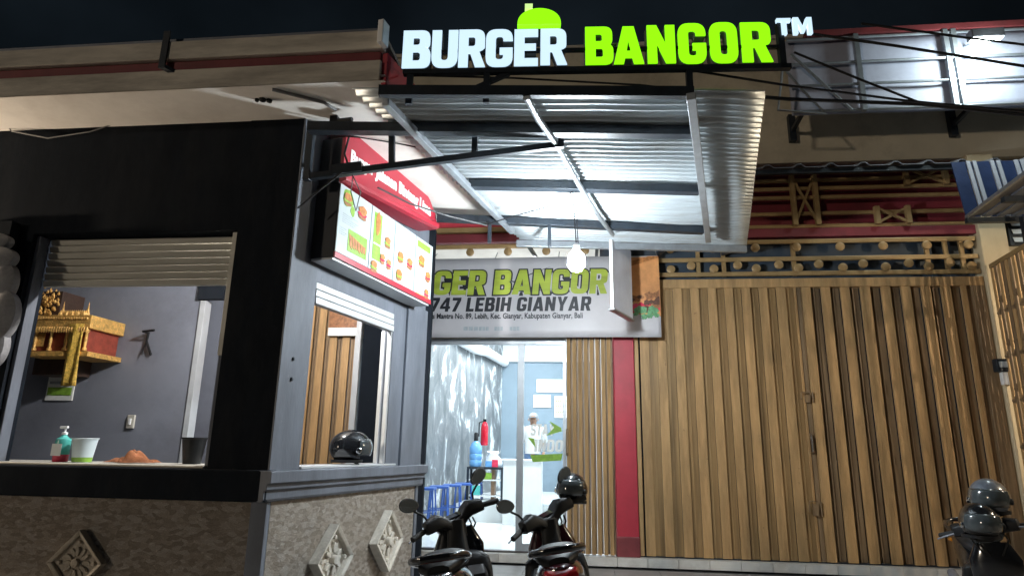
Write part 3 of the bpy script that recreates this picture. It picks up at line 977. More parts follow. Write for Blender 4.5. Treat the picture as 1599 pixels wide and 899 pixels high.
s0 = stool()
labs = ['blue metal stool nearest the dark booth post inside the shop', 'blue metal stool second from the dark booth post inside the shop', 'blue metal stool in the middle of the row along the streaky wall',
        'blue metal stool second from the steel rack inside the shop', 'blue metal stool closest to the steel rack inside the shop']
for i in range(5):
    o = s0 if i == 0 else copy_tree(s0)
    y = 12.4 + i * 0.62
    o.location = (wl(y) + 0.46, y, 0.15)
    o.rotation_euler = (0, 0, R(12 + random.uniform(-8, 8)))
    o.scale = (1.0, 1.0, 1.12)
    o['label'] = labs[i]
tp = MB().box(-0.45, 0.45, -0.1, 0.1, 0, 0.10)

# rack table with jug and things
ry = 14.6
ra, rb = at(729, 728, ry), at(786, 726, ry)
rk = thing('steel_rack', 'dark steel rack table with shelves beside the white counter inside the shop', 'rack', (ra.x, ry, 0.15))
MB().box(ra.x, rb.x, ry, ry + 0.5, ra.z - 0.05, ra.z).build('tabletop', steelblk, rk, bevel=0.006)
for k in (0.40, 0.72):
    z = 0.15 + (ra.z - 0.15) * k
    MB().box(ra.x + 0.03, rb.x - 0.03, ry + 0.02, ry + 0.48, z, z + 0.025).build('shelf', whitep, rk)
for xx in (ra.x, rb.x - 0.05):
    for yy in (ry, ry + 0.45):
        MB().box(xx, xx + 0.05, yy, yy + 0.05, 0.15, ra.z - 0.051).build('leg', steelblk, rk)
MB().box(rb.x - 0.28, rb.x - 0.20, ry + 0.1, ry + 0.4, 0.151, ra.z - 0.052).build('divider', woodm, rk)
zr = ra.z
jx = at(743, 700, ry + 0.25).x
jg = thing('water_jug', 'blue water gallon jug with a black pump on the steel rack', 'water jug', (jx, ry + 0.25, zr))
m_ = MB().lathe([(0.0, 0.0), (0.125, 0.0), (0.14, 0.03), (0.14, 0.12), (0.13, 0.14), (0.14, 0.16), (0.14, 0.26), (0.13, 0.28), (0.14, 0.30), (0.14, 0.42), (0.09, 0.52), (0.04, 0.56), (0.0, 0.56)], (jx, ry + 0.25, zr), 24)
m_.build('bottle', jugm, jg, smooth=True)
MB().lathe([(0.0, 0.56), (0.05, 0.56), (0.05, 0.72), (0.03, 0.75), (0.0, 0.75)], (jx, ry + 0.25, zr), 14).build('pump', blackmatt, jg, smooth=True)
bx_ = at(768, 720, ry + 0.2)
t = thing('plastic_bag', 'white plastic bag of goods next to the jug on the steel rack', 'bag', (bx_.x, ry + 0.25, zr))
m_ = MB()
rs = []
for z, r in ((0, .16), (.06, .2), (.16, .17), (.26, .10), (.32, .13), (.33, .0)):
    rs.append([(bx_.x + 0.02 + r * math.cos(a) * (1 + .15 * math.sin(3 * a + z * 9)), ry + 0.25 + r * 0.8 * math.sin(a), zr + z + .02 * math.sin(4 * a)) for a in [2 * PI * q / 16 for q in range(16)]])
m_.rings(rs).build('bag', whitep, t, smooth=True, angle=80)
bb = MB().box(bx_.x - 0.12, bx_.x + 0.02, ry + 0.03, ry + 0.09, zr, zr + 0.13)
solo('carton', bb, jugm, 'small blue carton in front of the white bag on the steel rack', 'box', bevel=0.004)
bb = MB().box(bx_.x + 0.03, bx_.x + 0.16, ry + 0.02, ry + 0.08, zr, zr + 0.16)
solo('carton', bb, pinkp, 'small red carton in front of the white bag on the steel rack', 'box', bevel=0.004)
z = 0.15 + (ra.z - 0.15) * 0.72 + 0.026
solo('carton', MB().box(ra.x + 0.32, ra.x + 0.55, ry + 0.05, ry + 0.3, z, z + 0.14), greenp, 'green box on the upper shelf of the steel rack', 'box', bevel=0.004)
z = 0.15 + (ra.z - 0.15) * 0.40 + 0.026
solo('carton', MB().box(ra.x + 0.10, ra.x + 0.30, ry + 0.05, ry + 0.3, z, z + 0.2), tealp, 'turquoise box on the lower shelf of the steel rack', 'box', bevel=0.004)
# extinguisher on the wall
ep = at(757, 676, 15.6)
ex = wl(15.6) + 0.14
sc_y = 15.6
e3 = at(756, 695, 15.2)
ext = thing('fire_extinguisher', 'red fire extinguisher hanging on the streaky wall above the rack', 'extinguisher', (e3.x, 15.2, e3.z))
MB().lathe([(0.0, 0.0), (0.075, 0.0), (0.085, 0.02), (0.085, 0.42), (0.06, 0.50), (0.03, 0.54), (0.0, 0.54)], (e3.x, 15.2, e3.z), 18).build('cylinder', extred, ext, smooth=True)
m_ = MB().box(e3.x - 0.035, e3.x + 0.035, 15.17, 15.23, e3.z + 0.54, e3.z + 0.60)
m_.tube([(e3.x, 15.2, e3.z + 0.56), (e3.x - 0.12, 15.16, e3.z + 0.52), (e3.x - 0.12, 15.15, e3.z + 0.2)], 0.014, 8)
m_.build('valve', blackmatt, ext, smooth=True)
# white counter
ca, cb = at(786, 716, 13.2), at(846, 705, 13.2)
ct = thing('service_counter', 'plain white service counter in front of the person in the shop', 'counter', (ca.x, 13.2, 0.15))
MB().box(ca.x, cb.x, 13.2, 13.55, 0.15, ca.z - 0.04).build('body', whitep, ct, bevel=0.006)
MB().box(ca.x - 0.03, cb.x + 0.03, 13.17, 13.58, ca.z - 0.04, ca.z).build('countertop', whitep, ct, bevel=0.008)
# posters on the back wall
for (a, b, lab, ln) in (((838, 592), (884, 612), 'wide white notice printed with a dark line on the back wall of the shop', 1),
                        ((833, 616), (860, 636), 'small white notice under the wide notice on the back wall', 2),
                        ((866, 618), (890, 652), 'white and yellow sheet beside the small notice on the back wall', 3)):
    p, q = at(*a, 17.97), at(*b, 17.97)
    t = thing('wall_notice', lab, 'notice', (p.x, 17.97, q.z))
    MB().box(p.x, q.x, 17.965, 17.995, q.z, p.z).build('sheet', paperm, t)
    m_ = MB()
    for k in range(3):
        zz = p.z - (p.z - q.z) * (0.2 + 0.25 * k)
        for j in range(6):
            xx = p.x + (q.x - p.x) * (0.08 + 0.14 * j)
            m_.box(xx, xx + (q.x - p.x) * 0.10, 17.957, 17.964, zz - 0.035, zz)
    m_.build('print', greyp if ln != 3 else greenp, t)


# ------------------------------------------------------------------ person in the shop
def person():
    p0 = at(833, 645, 14.3)
    ztop = p0.z
    H = 1.72
    s = H / 1.72
    zf = ztop - H
    px, py = p0.x, 14.3
    root = thing('person', 'person in a grey cap, white shirt and blue jeans standing behind the white counter', 'person', (px, py, zf))
    me = bpy.data.meshes.new('body')
    V = [(0, 0, .95), (0, 0.01, 1.15), (0, 0, 1.38), (0, -.01, 1.48), (0, -.02, 1.56), (0, -.03, 1.64), (0, -0.03, 1.70)]
    Rr = [.15, .14, .15, .055, .09, .095, .06]
    E_ = [(0, 1), (1, 2), (2, 3), (3, 4), (4, 5), (5, 6)]

    def add(v, r, par):
        V.append(v)
        Rr.append(r)
        E_.append((par, len(V) - 1))
        return len(V) - 1
    for s_ in (-1, 1):
        a = add((.09 * s_, 0, .88), .10, 0)
        b = add((.10 * s_, -.01, .50), .065, a)
        c = add((.10 * s_, 0.02, .08), .045, b)
        add((.11 * s_, -.14, .04), .04, c)
        a = add((.19 * s_, 0, 1.38), .06, 2)
        b = add((.25 * s_, 0.02, 1.10), .045, a)
        c = add((.24 * s_, -.12, .90), .032, b)
        d = add((.235 * s_, -.16, .85), .028, c)
        for k in range(4):
            f1 = add((.235 * s_ + (.022 - .015 * k), -.20, .81 - .003 * k), .009, d)
            add((.235 * s_ + (.022 - .015 * k), -.215, .775), .008, f1)
        f1 = add((.20 * s_, -.19, .84), .01, d)
        add((.19 * s_, -.21, .81), .009, f1)
    off = Vector((0, 0, 0))
    me.from_pydata(V, E_, [])
    ob = bpy.data.objects.new('body', me)
    COL.objects.link(ob)
    ob.parent = root
    sk = ob.modifiers.new('skin', 'SKIN')
    for i, r in enumerate(Rr):
        me.skin_vertices[0].data[i].radius = (r, r * (0.72 if i < 3 else 1))
    me.skin_vertices[0].data[0].use_root = True
    sub = ob.modifiers.new('sub', 'SUBSURF')
    sub.levels = sub.render_levels = 2
    me.materials.append(skinm)

    def local(mb, name, mat, par=root, sm=True):
        o = mb.build(name, mat, par, smooth=sm, off=Vector(), angle=70)
        return o
    sh = MB().loft([((0, 0, .86), .185, .135), ((0, 0, 1.0), .18, .13), ((0, 0, 1.2), .185, .13), ((0, 0, 1.36), .20, .125), ((0, 0, 1.43), .15, .10), ((0, -.01, 1.465), .075, .07)], axis='z', n=24)
    for s_ in (-1, 1):
        sh.tube([(.15 * s_, 0, 1.39), (.21 * s_, 0.0, 1.33), (.255 * s_, .02, 1.10)], [.08, .078, .066], 14)
    local(sh, 'shirt', shirtm)
    tr_ = MB().loft([((0, 0, .96), .165, .12), ((0, 0, .86), .18, .125)], axis='z', n=20)
    for s_ in (-1, 1):
        tr_.tube([(.09 * s_, 0, .90), (.10 * s_, -.01, .50), (.10 * s_, .02, .07)], [.105, .08, .062], 14)
    local(tr_, 'jeans', denim)
    hd = MB().loft([((0, -.0, 1.57), .098, .098), ((0, .0, 1.63), .105, .108), ((0, 0.01, 1.68), .10, .10), ((0, 0.01, 1.72), .06, .06), ((0, 0.01, 1.735), .02, .02)], axis='z', n=20, e=2)
    hd.box(-.08, .08, -.20, -.06, 1.625, 1.64)
    local(hd, 'cap', pbr('cap_grey', (0.30, 0.32, 0.35), 0.8, scale=20))
    fc = MB()
    for s_ in (-1, 1):
        fc.box(.035 * s_ - .014, .035 * s_ + .014, -.137, -.118, 1.585, 1.595)
    fc.box(-.022, .022, -.135, -.115, 1.515, 1.523)
    local(fc, 'face_detail', hairm, sm=False)
    MBn = MB().tube([(0, -.10, 1.59), (0, -.145, 1.55), (0, -.11, 1.54)], [.01, .016, .01], 8)
    local(MBn, 'nose', skinm)
    for s_ in (-1, 1):
        local(MB().loft([((.10 * s_, -.03, 1.58), .012, .028), ((.115 * s_, -.025, 1.58), .012, .026)], axis='x', n=10, e=2), 'ear', skinm)
        local(MB().loft([((.11 * s_, .07, .06), .045, .04), ((.11 * s_, -.08, .05), .05, .035), ((.115 * s_, -.18, .035), .035, .025)], n=12), 'shoe', whitep)
    return root


person()

# ================================================================== BANNER
by = F - 0.28
pa, pb, pc_ = at(1028, 396, by), at(1028, 528, by), at(668, 525, by)
bz0, bz1 = (pb.z + pc_.z) / 2, pa.z - 0.03
bx0, bx1 = -3.35, pa.x
ban = thing('vinyl_banner', 'grey white vinyl banner with lime lettering and a burger picture hung over the glass front', 'banner', ((bx0 + bx1) / 2, by, bz0))


def bwave(x, z):
    return 0.006 * math.sin(x * 2.3 + z * 1.3) + 0.002 * math.sin(x * 6 + z * 3)


def bfr(x, y, z):
    """x, y metres from the banner's lower left; z out of it"""
    X, Z = bx0 + x, bz0 + y
    return (X, by + bwave(X, Z) - 0.004 - z, Z)


m_ = MB()
nx, nz = 70, 10
for i in range(nx):
    for j in range(nz):
        xs_ = [bx0 + (bx1 - bx0) * (i + q) / nx for q in (0, 1)]
        zs_ = [bz0 + (bz1 - bz0) * (j + q) / nz for q in (0, 1)]
        m_.face([(xs_[0], by + bwave(xs_[0], zs_[0]), zs_[0]), (xs_[1], by + bwave(xs_[1], zs_[0]), zs_[0]), (xs_[1], by + bwave(xs_[1], zs_[1]), zs_[1]), (xs_[0], by + bwave(xs_[0], zs_[1]), zs_[1])])
o = m_.build('vinyl_sheet', bannerm, ban, smooth=True, weld=True)
bmod = o.modifiers.new('thick', 'SOLIDIFY')
bmod.thickness = 0.003
bmod.offset = 1
# first line: measured from the photo (R of RGER starts near px 664; R of BANGOR ends near px 948)
q0 = at(668, 461, by)
xg0, xg1 = at(675, 461, by).x - bx0, at(757, 461, by).x - bx0      # G..R of BURGER
xb0, xb1 = at(770, 461, by).x - bx0, at(948, 461, by).x - bx0
zb, zt_ = at(800, 460, by).z - bz0, at(800, 422, by).z - bz0
hh = zt_ - zb
wb = (xg1 - xg0) * 2.06
for fat, mat, dz in ((0.055, bandark, 0.006), (0.0, bantext, 0.012)):
    glyphs('BURGER', lambda x, y, z: bfr(xg1 - wb + x, zb + y, z + dz), hh, width=wb, depth=0.002, gap=0.06, shear=0.08, fat=fat).build('lettering', mat, ban)
    glyphs('BANGOR', lambda x, y, z: bfr(xb0 + x, zb + y, z + dz), hh, width=xb1 - xb0, depth=0.002, gap=0.06, shear=0.08, fat=fat).build('lettering', mat, ban)
x0 = at(671, 485, by).x - bx0
x1 = at(922, 485, by).x - bx0
zl, zh = at(800, 486, by).z - bz0, at(800, 464, by).z - bz0
glyphs('747 LEBIH GIANYAR', lambda x, y, z: bfr(x0 + x, zl + y, z + 0.006), zh - zl, width=x1 - x0, depth=0.002, gap=0.10, shear=0.12).build('lettering', bandark, ban)
x2 = at(910, 495, by).x - bx0
zz = at(800, 497, by).z - bz0
tw = (at(910, 495, by).x - at(672, 495, by).x)
ftext('Jl. Bypass Ida Bagus Mantra No. 89, Lebih, Kec. Gianyar, Kabupaten Gianyar, Bali', lambda x, y, z: bfr(x2 - tw * 1.27 + x, zz + y, z + 0.005), 0.12, fat=0.003, width=tw * 1.27).build('lettering', bandark, ban)
m_ = MB()
for px, wd in ((724, 24), (748, 16), (772, 14), (796, 16)):
    a = at(px, 513, by).x - bx0
    b = a + (at(px + wd, 513, by).x - at(px, 513, by).x)
    z_ = at(px, 516, by).z - bz0
    m_ = MB()
    for j in range(3):
        m_.prism([(a + (b - a) * j / 3, z_), (a + (b - a) * (j + 0.8) / 3, z_), (a + (b - a) * (j + 0.8) / 3, z_ + 0.06), (a + (b - a) * j / 3, z_ + 0.06)], 0.004, 0.006, bfr)
    m_.build('small_logo', greyp, ban)
# burger picture at the right end
xo = at(952, 460, by).x - bx0
xe = bx1 - bx0
hb = bz1 - bz0
pic = MB()
pic.prism([(xo + 0.02, hb * 0.97), (xo, hb * 0.40), (xo + 0.35, hb * 0.28), (xe, hb * 0.25), (xe, hb * 0.99)], 0.003, 0.005, bfr)
pic.build('picture', banorange, ban)
cx_ = (xo + xe) / 2 + 0.14
rnd = random.Random(4)
for mt, n, yc, sy in ((brownp, 9, 0.45, 0.10), (darkfood, 9, 0.42, 0.10), (pinkp, 5, 0.36, 0.05), (tealleaf, 8, 0.28, 0.05), (brownp, 3, 0.50, 0.04)):
    m_ = MB()
    for q in range(n):
        ox, oy, r = cx_ + rnd.uniform(-0.22, 0.26), hb * (yc + rnd.uniform(-sy, sy)), rnd.uniform(0.035, 0.085)
        zz = 0.007 + 0.0004 * q + 0.0021 * (mt is darkfood) + 0.004 * (mt is pinkp) + 0.006 * (mt is tealleaf)
        m_.prism([(min(ox + r * math.cos(a) * (1 + .25 * math.sin(3 * a + q)), xe - 0.01), oy + r * 0.8 * math.sin(a) * (1 + .2 * math.sin(5 * a))) for a in [2 * PI * k / 16 for k in range(16)]], zz, zz + 0.0003, bfr)
    m_.build('picture', mt, ban)
MB().prism([(xo + 0.03, hb * 0.80), (xe, hb * 0.97), (xe, hb * 1.0 - 0.01), (xo + 0.6, hb * 1.0 - 0.01), (xo + 0.03, hb * 0.86)], 0.007, 0.009, bfr).build('picture', orangep, ban)
m_ = MB()
for x in (0.02, 1.0, 2.0, 3.0, xe - 0.02):
    p = bfr(x, hb, 0)
    m_.tube([p, (p[0], F - 0.04, p[2] + 0.16)], 0.006, 6)
m_.build('tie_rope', cablew, ban)

# hanging light box / panel in front of the banner
pa, pb, pc_, pd = at(951, 374, 8.25), at(953, 487, 8.25), at(984, 500, 9.0), at(984, 380, 9.0)
zt1, zb1 = pa.z, pb.z
hp = thing('hanging_board', 'grey hanging sheet metal board with its bulb-lit edge in white in front of the banner', 'board', ((pa.x + pd.x) / 2, 8.6, zb1))
e0, e1 = Vector((at(955, 430, 8.25).x, 8.25, 0)), Vector((at(985, 430, 9.0).x, 9.0, 0))
dv = (e1 - e0).normalized()
nv = Vector((dv.y, -dv.x, 0))


def hfr(x, y, z):
    p = e0 + dv * x + nv * y
    return (p.x, p.y, z)


L_ = (e1 - e0).length
MB().box(0.02, L_, -0.014, 0.014, zb1 + 0.05, 4.40, hfr).build('face_sheet', boardgrey, hp, bevel=0.004)
MB().box(-0.012, 0.015, -0.022, 0.022, zb1 + 0.06, 4.40, hfr).build('bulb_lit_edge', whitep, hp, bevel=0.004)  # white colour stands for the bulb's light on the board's edge
MB().box(-0.04, L_ + 0.01, -0.042, 0.042, zb1 + 0.02, zb1 + 0.047, hfr).build('bottom_strip', galvbar, hp, bevel=0.004)

# ================================================================== LEFT BOOTH
booth = thing('food_booth', 'black painted corner food booth with stone clad base and cream eave', 'building', (-4.5, 5.0, 0))
ZS = 4.45                                               # soffit height
ZL = 1.405                                              # ledge top
WX0, WX1 = -4.92, -2.97                                 # front window
WZ0, WZ1 = ZL + 0.01, 3.41
m_ = MB()
m_.box(-9, WX0, 5.0, 5.22, 1.17, ZS)
m_.box(WX0, WX1, 5.0, 5.22, WZ1, ZS)
m_.build('front_wall', darkp_unlit, booth)
MB().box(WX1, -2.4525 - 0.004, 5.0 - 0.01, 5.36, 1.17, ZS - 0.001).build('corner_pillar', darkp_unlit, booth)
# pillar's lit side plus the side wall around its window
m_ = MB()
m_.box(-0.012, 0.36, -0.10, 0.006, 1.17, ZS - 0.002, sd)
m_.build('pillar_side', darkp_lit, booth, bevel=0.004)
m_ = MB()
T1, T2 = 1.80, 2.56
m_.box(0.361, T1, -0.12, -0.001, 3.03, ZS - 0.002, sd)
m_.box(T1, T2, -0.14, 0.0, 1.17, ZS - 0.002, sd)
m_.build('side_wall', darkp_lit, booth)
MB().box(T1 + 0.28, T2 + 0.015, -0.16, 0.03, 1.17, 3.22, sd).build('rear_post', darkp_lit, booth, bevel=0.006)
MB().box(T2 - 0.04, T2 + 0.018, -0.15, 0.012, 0.0, 1.169, sd).build('base_post', darkp_lit, booth)
for zz_ in (2.30, 2.13):
    MB().lathe([(0, 0), (.016, 0), (.016, .012), (0, .014)], sd(0.14, 0.0065, zz_), 10, fr=lambda p: Vector((p.z, p.x, p.y))).build('bolt', steelblk, booth)
# stone base
MB().box(-9, -2.4525 - 0.12, 5.0 + 0.01, 5.2, 0.0, 1.165).build('stone_front', stonem, booth)
MB().box(0.06, T2 - 0.045, -0.18, 0.0, 0.0, 1.165, sd).build('stone_side', stonem, booth)
MB().box(-2.4525 - 0.119, -2.4525 + 0.012, 5.0 - 0.012, 5.058, 0.0, 1.166).build('corner_strip', darkp_lit, booth, bevel=0.006)
# ledges
m_ = MB()
m_.box(-9, -2.4525 + 0.03, 4.90, 5.55, 1.17, ZL)
m_.build('front_ledge', darkp_unlit, booth, bevel=0.012)
MB().box(-9, WX1 - 0.02, 4.97, 5.62, ZL + 0.002, ZL + 0.02).build('counter_top', slatm, booth, bevel=0.005)
m_ = MB()
prof = [(-0.20, 1.168), (0.03, 1.168), (0.045, 1.19), (0.045, 1.25), (0.07, 1.262), (0.07, 1.30), (0.10, 1.312), (0.10, 1.395), (0.092, 1.403), (-0.20, 1.403)]
m_.prism(prof, -0.10, T2 + 0.07, lambda x, y, z: sd(z, x, y))
m_.build('side_ledge', darkp_lit, booth, bevel=0.004)
MB().box(0.37, T1 + 0.2, -0.30, 0.02, 1.405, 1.425, sd).build('side_sill', slatw, booth, bevel=0.004)
# eave
EXR = -1.56
EY = 4.44
m_ = MB()
m_.face([(-9, EY, ZS), (EXR, EY, ZS), (EXR + DX * 3.3, EY + 3.3, ZS), (-9, EY + 3.3, ZS)])
m_.face([(-9, EY, ZS + 0.05), (EXR, EY, ZS + 0.05), (EXR + DX * 3.3, EY + 3.3, ZS + 0.05), (-9, EY + 3.3, ZS + 0.05)])
m_.build('soffit', soffitm, booth)
MB().box(-9, EXR - 0.02, EY - 0.02, EY + 0.06, 4.73, 4.90).build('fascia_board', fasciam, booth, bevel=0.01)
MB().box(-9, EXR - 0.05, EY + 0.02, EY + 0.07, 4.64, 4.729).build('gutter_band', maroon, booth, bevel=0.01)
MB().box(-9, EXR - 0.04, EY + 0.0, EY + 0.06, ZS + 0.005, 4.639).build('lower_fascia', fasciam, booth, bevel=0.01)


def efr(t, o, z):
    p = Vector((EXR, EY, 0)) + DU * t + SN * o
    return (p.x, p.y, z)


MB().box(0.03, 3.3, -0.05, 0.0, ZS - 0.01, 4.72, efr).build('side_fascia', redm, booth, bevel=0.008)
MB().box(-9, EXR - 0.06, EY + 0.05, EY + 3.3, 4.93, 4.97).build('roof_slab', duskm, booth)
MB().box(-0.12, -0.02, -0.02, 0.03, 4.72, 4.925, efr).build('end_cap', whitep, booth, bevel=0.006)
m_ = MB()
for px, py in ((257, 70), (95, 80)):
    p = at(px, py, EY - 0.04)
    if px == 257:
        m_.box(p.x - 0.028, p.x + 0.028, EY - 0.038, EY - 0.021, 4.66, 4.99)
        m_.hexa([(p.x - 0.03, EY - 0.036, 4.64), (p.x + 0.03, EY - 0.036, 4.64), (p.x + 0.13, EY + 0.015, 4.60), (p.x + 0.07, EY + 0.015, 4.60),
                 (p.x - 0.03, EY - 0.036, 4.67), (p.x + 0.03, EY - 0.036, 4.67), (p.x + 0.13, EY + 0.015, 4.63), (p.x + 0.07, EY + 0.015, 4.63)])
m_.build('gutter_strap', steelblk, booth)
# rolled shutter in the front window
m_ = MB()
ns = 7
for i in range(ns):
    za = 2.955 + (WZ1 - 2.955) * i / ns
    zb_ = 2.955 + (WZ1 - 2.955) * (i + 1) / ns
    m_.hexa([(WX0 + 0.04, 5.165, za + 0.004), (WX1 - 0.07, 5.165, za + 0.004), (WX1 - 0.07, 5.20, za), (WX0 + 0.04, 5.20, za),
             (WX0 + 0.04, 5.15, zb_ - 0.012), (WX1 - 0.07, 5.15, zb_ - 0.012), (WX1 - 0.07, 5.20, zb_ - 0.006), (WX0 + 0.04, 5.20, zb_ - 0.006)])
m_.build('roller_shutter', slatm, booth, bevel=0.003)
m_ = MB()
m_.box(WX1 - 0.069, WX1 - 0.004, 5.04, 5.14, WZ0 + 0.9, WZ1 - 0.01)
m_.box(WX1 - 0.069, WX1 - 0.004, 5.06, 5.14, WZ0 + 0.01, WZ0 + 0.9, mi=1)
MB().box(WX0 + 0.004, WX0 + 0.04, 5.04, 5.14, WZ0 + 0.01, WZ1 - 0.01).build('shutter_guide', darkp_lit, booth, bevel=0.004)
m_.build('shutter_guide', [slatm, darkp_lit], booth, bevel=0.004)
# rolled shutter over the side window
m_ = MB()
for i in range(3):
    za, zb_ = 2.83 + 0.068 * i, 2.83 + 0.068 * (i + 1)
    m_.box(0.365, T1 - 0.005, -0.06, 0.012 - 0.004 * i, za, zb_ - 0.006, sd)
m_.build('roller_shutter', slatw, booth, bevel=0.006)
m_ = MB()
m_.box(T1 - 0.04, T1 - 0.012, -0.05, 0.0, 1.43, 2.825, sd)
MB().box(T1 - 0.075, T1 - 0.055, -0.10, -0.06, 1.43, 2.825, sd).build('shutter_guide', alu, booth)
m_.build('shutter_guide', alu, booth)
# inside walls
BY = 7.0
BXR = at(297, 600, BY).x
MB().box(-9.0, BXR, BY, BY + 0.12, 0.0, ZS - 0.003).build('inner_wall', roomgrey, booth)
p = at(303, 600, BY)
MB().box(BXR + 0.002, BXR + 0.07, BY - 0.03, BY + 0.10, 0.0, at(300, 470, BY).z).build('white_post', slatw, booth, bevel=0.006)
MB().box(BXR - 0.02, BXR + 0.30, BY - 0.06, BY + 0.02, at(300, 470, BY).z + 0.01, at(310, 440, BY).z + 0.05).build('beam_end', darkp_unlit, booth)
xa0 = at(474, 600, 8.05).x
MB().box(-7, xa0 - 0.02, 7.9, 8.0, 0.0, ZS - 0.003).build('rear_wall', roomgrey, booth)
MB().box(-9.1, -9.0, 5.0, 7.9, 0.0, ZS - 0.003).build('far_wall', roomgrey, booth)
MB().box(-9.0, -2.6, 5.2, 7.9, 0.0, 0.3).build('booth_floor', concrete, booth)
# things seen through the side window: gold gate, white post, dark wall
xa, xb, xc = at(478, 600, 8.05).x, at(547, 600, 8.05).x, at(561, 600, 8.05).x
MB().box(xc + 0.02, -1.95, 8.02, 8.1, 0.0, ZS - 0.004).build('rear_dark_wall', darkp_unlit, booth)
MB().box(xb + 0.04, xc, 7.98, 8.06, 0.0, 3.6).build('rear_white_post', slatw, booth, bevel=0.006)
MB().box(xa0 - 0.05, xb + 0.035, 8.02, 8.1, 3.45, ZS - 0.004).build('rear_header', darkp_unlit, booth)
gd = thing('folding_gate', 'orange gold folding gate seen through the side window of the booth', 'gate', ((xa + xb) / 2, 8.05, 0.3))
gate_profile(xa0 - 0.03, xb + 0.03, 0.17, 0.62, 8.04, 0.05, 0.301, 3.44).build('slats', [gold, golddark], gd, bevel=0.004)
p, q = at(515, 492, 7.98), at(556, 524, 7.98)  # sheet coloured as the banner's reflection in the side window
t = thing('banner_reflection', 'small brown and white sheet painted as a banner reflection behind the side window', 'painted reflection', (p.x, 7.98, q.z))
MB().box(p.x, q.x, 7.97, 7.99, (p.z + q.z) / 2 - 0.03, p.z + 0.1).build('brown_part', brownp, t)
MB().box(p.x, q.x, 7.97, 7.99, q.z, (p.z + q.z) / 2 - 0.031).build('white_part', paperm, t)
# assumed booth lamp, added unseen behind the corner pillar to light the inside
BBX = at(420, 420, 5.62).x
bl = thing('booth_bulb', 'assumed white bulb added out of sight inside the booth behind the corner pillar', 'bulb', (BBX, 5.62, 3.55))
MB().lathe([(0, -.06), (.035, -.05), (.05, -.01), (.045, .03), (.02, .06), (0, .06)], (BBX, 5.62, 3.55), 16).build('bulb', emis('booth_bulb_light', (1, .97, .94), 2300), bl, smooth=True)
MB().tube([(BBX, 5.62, 3.61), (BBX, 5.62, ZS)], 0.012, 8).build('cord', cablem, bl)


# carved diamond tiles
def diamond(name, label, fr, h, wdt, carvem=None):
    carvem = carvem or MATS['carved_stone']
    t = thing(name, label, 'wall carving', fr(0, 0, 0), 'carved diamond tiles on the stone base')
    m = MB()
    c = [(0, -h), (wdt, 0), (0, h), (-wdt, 0)]
    ci = [(x * .84, y * .84) for x, y in c]
    for k in range(4):
        a, b, d, e = c[k], c[(k + 1) % 4], ci[(k + 1) % 4], ci[k]
        m.hexa([fr(*a, 0.002), fr(*b, 0.002), fr(*d, 0.002), fr(*e, 0.002), fr(*a, 0.07), fr(*b, 0.07), fr(*d, 0.06), fr(*e, 0.06)])
    m.build('rim', carvem, t, bevel=0.006)
    MB().prism(ci, 0.003, 0.03, fr).build('plate', carvem, t)
    f = MB()
    k0 = min(h, wdt)
    for k in range(12):
        a = 2 * PI * k / 12
        sx, sy = wdt / k0, h / k0
        pts = []
        for q in range(10):
            u = 2 * PI * q / 10
            rr, tt = k0 * (0.34 + 0.15 * math.cos(u)), 0.065 * k0 * math.sin(u)
            pts.append(((rr * math.cos(a) - tt * math.sin(a)) * sx, (rr * math.sin(a) + tt * math.cos(a)) * sy))
        f.prism(pts, 0.03, 0.042 + 0.010 * (k % 2), fr)
    f.prism([(0.13 * wdt * math.cos(u), 0.13 * h * math.sin(u)) for u in [2 * PI * q / 14 for q in range(14)]], 0.03, 0.068, fr)
    for sgn in ((1, 0), (-1, 0), (0, 1), (0, -1)):
        f.prism([(sgn[0] * wdt * .62 + .07 * k0 * math.cos(u), sgn[1] * h * .62 + .07 * k0 * math.sin(u)) for u in [2 * PI * q / 8 for q in range(8)]], 0.03, 0.055, fr)
    f.build('flower', carvem, t, bevel=0.004)
    return t


p = at(124, 877, 5.0)
diamond('carved_tile', 'carved stone diamond with a flower on the dark front base at far left', lambda x, y, z: (p.x + x, 5.008 - z, p.z + y), 0.245, 0.235)
ta, za_ = side_hit(510, 872)
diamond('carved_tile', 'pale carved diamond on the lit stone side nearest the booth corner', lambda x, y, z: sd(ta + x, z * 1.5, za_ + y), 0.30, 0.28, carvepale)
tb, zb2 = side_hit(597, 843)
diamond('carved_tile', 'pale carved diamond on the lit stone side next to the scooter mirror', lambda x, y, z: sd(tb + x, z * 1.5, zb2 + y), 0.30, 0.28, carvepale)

# ------------------------------------------------------------------ inside the booth: shrine, notice, switch, hook, tap
SY = 6.72
sa = at(90, 500, SY)
shr = thing('offering_shrine', 'gilded red wooden offering shrine with a yellow cloth on the booth wall', 'shrine', (sa.x, SY, at(90, 560, SY).z))


def sb(pxa, pya, pxb, pyb, y0, y1, name, mat, bev=0.004):
    a, b = at(pxa, pya, y0), at(pxb, pyb, y0)
    return MB().box(a.x, b.x, y0, y1, b.z, a.z).build(name, mat, shr, bevel=bev)


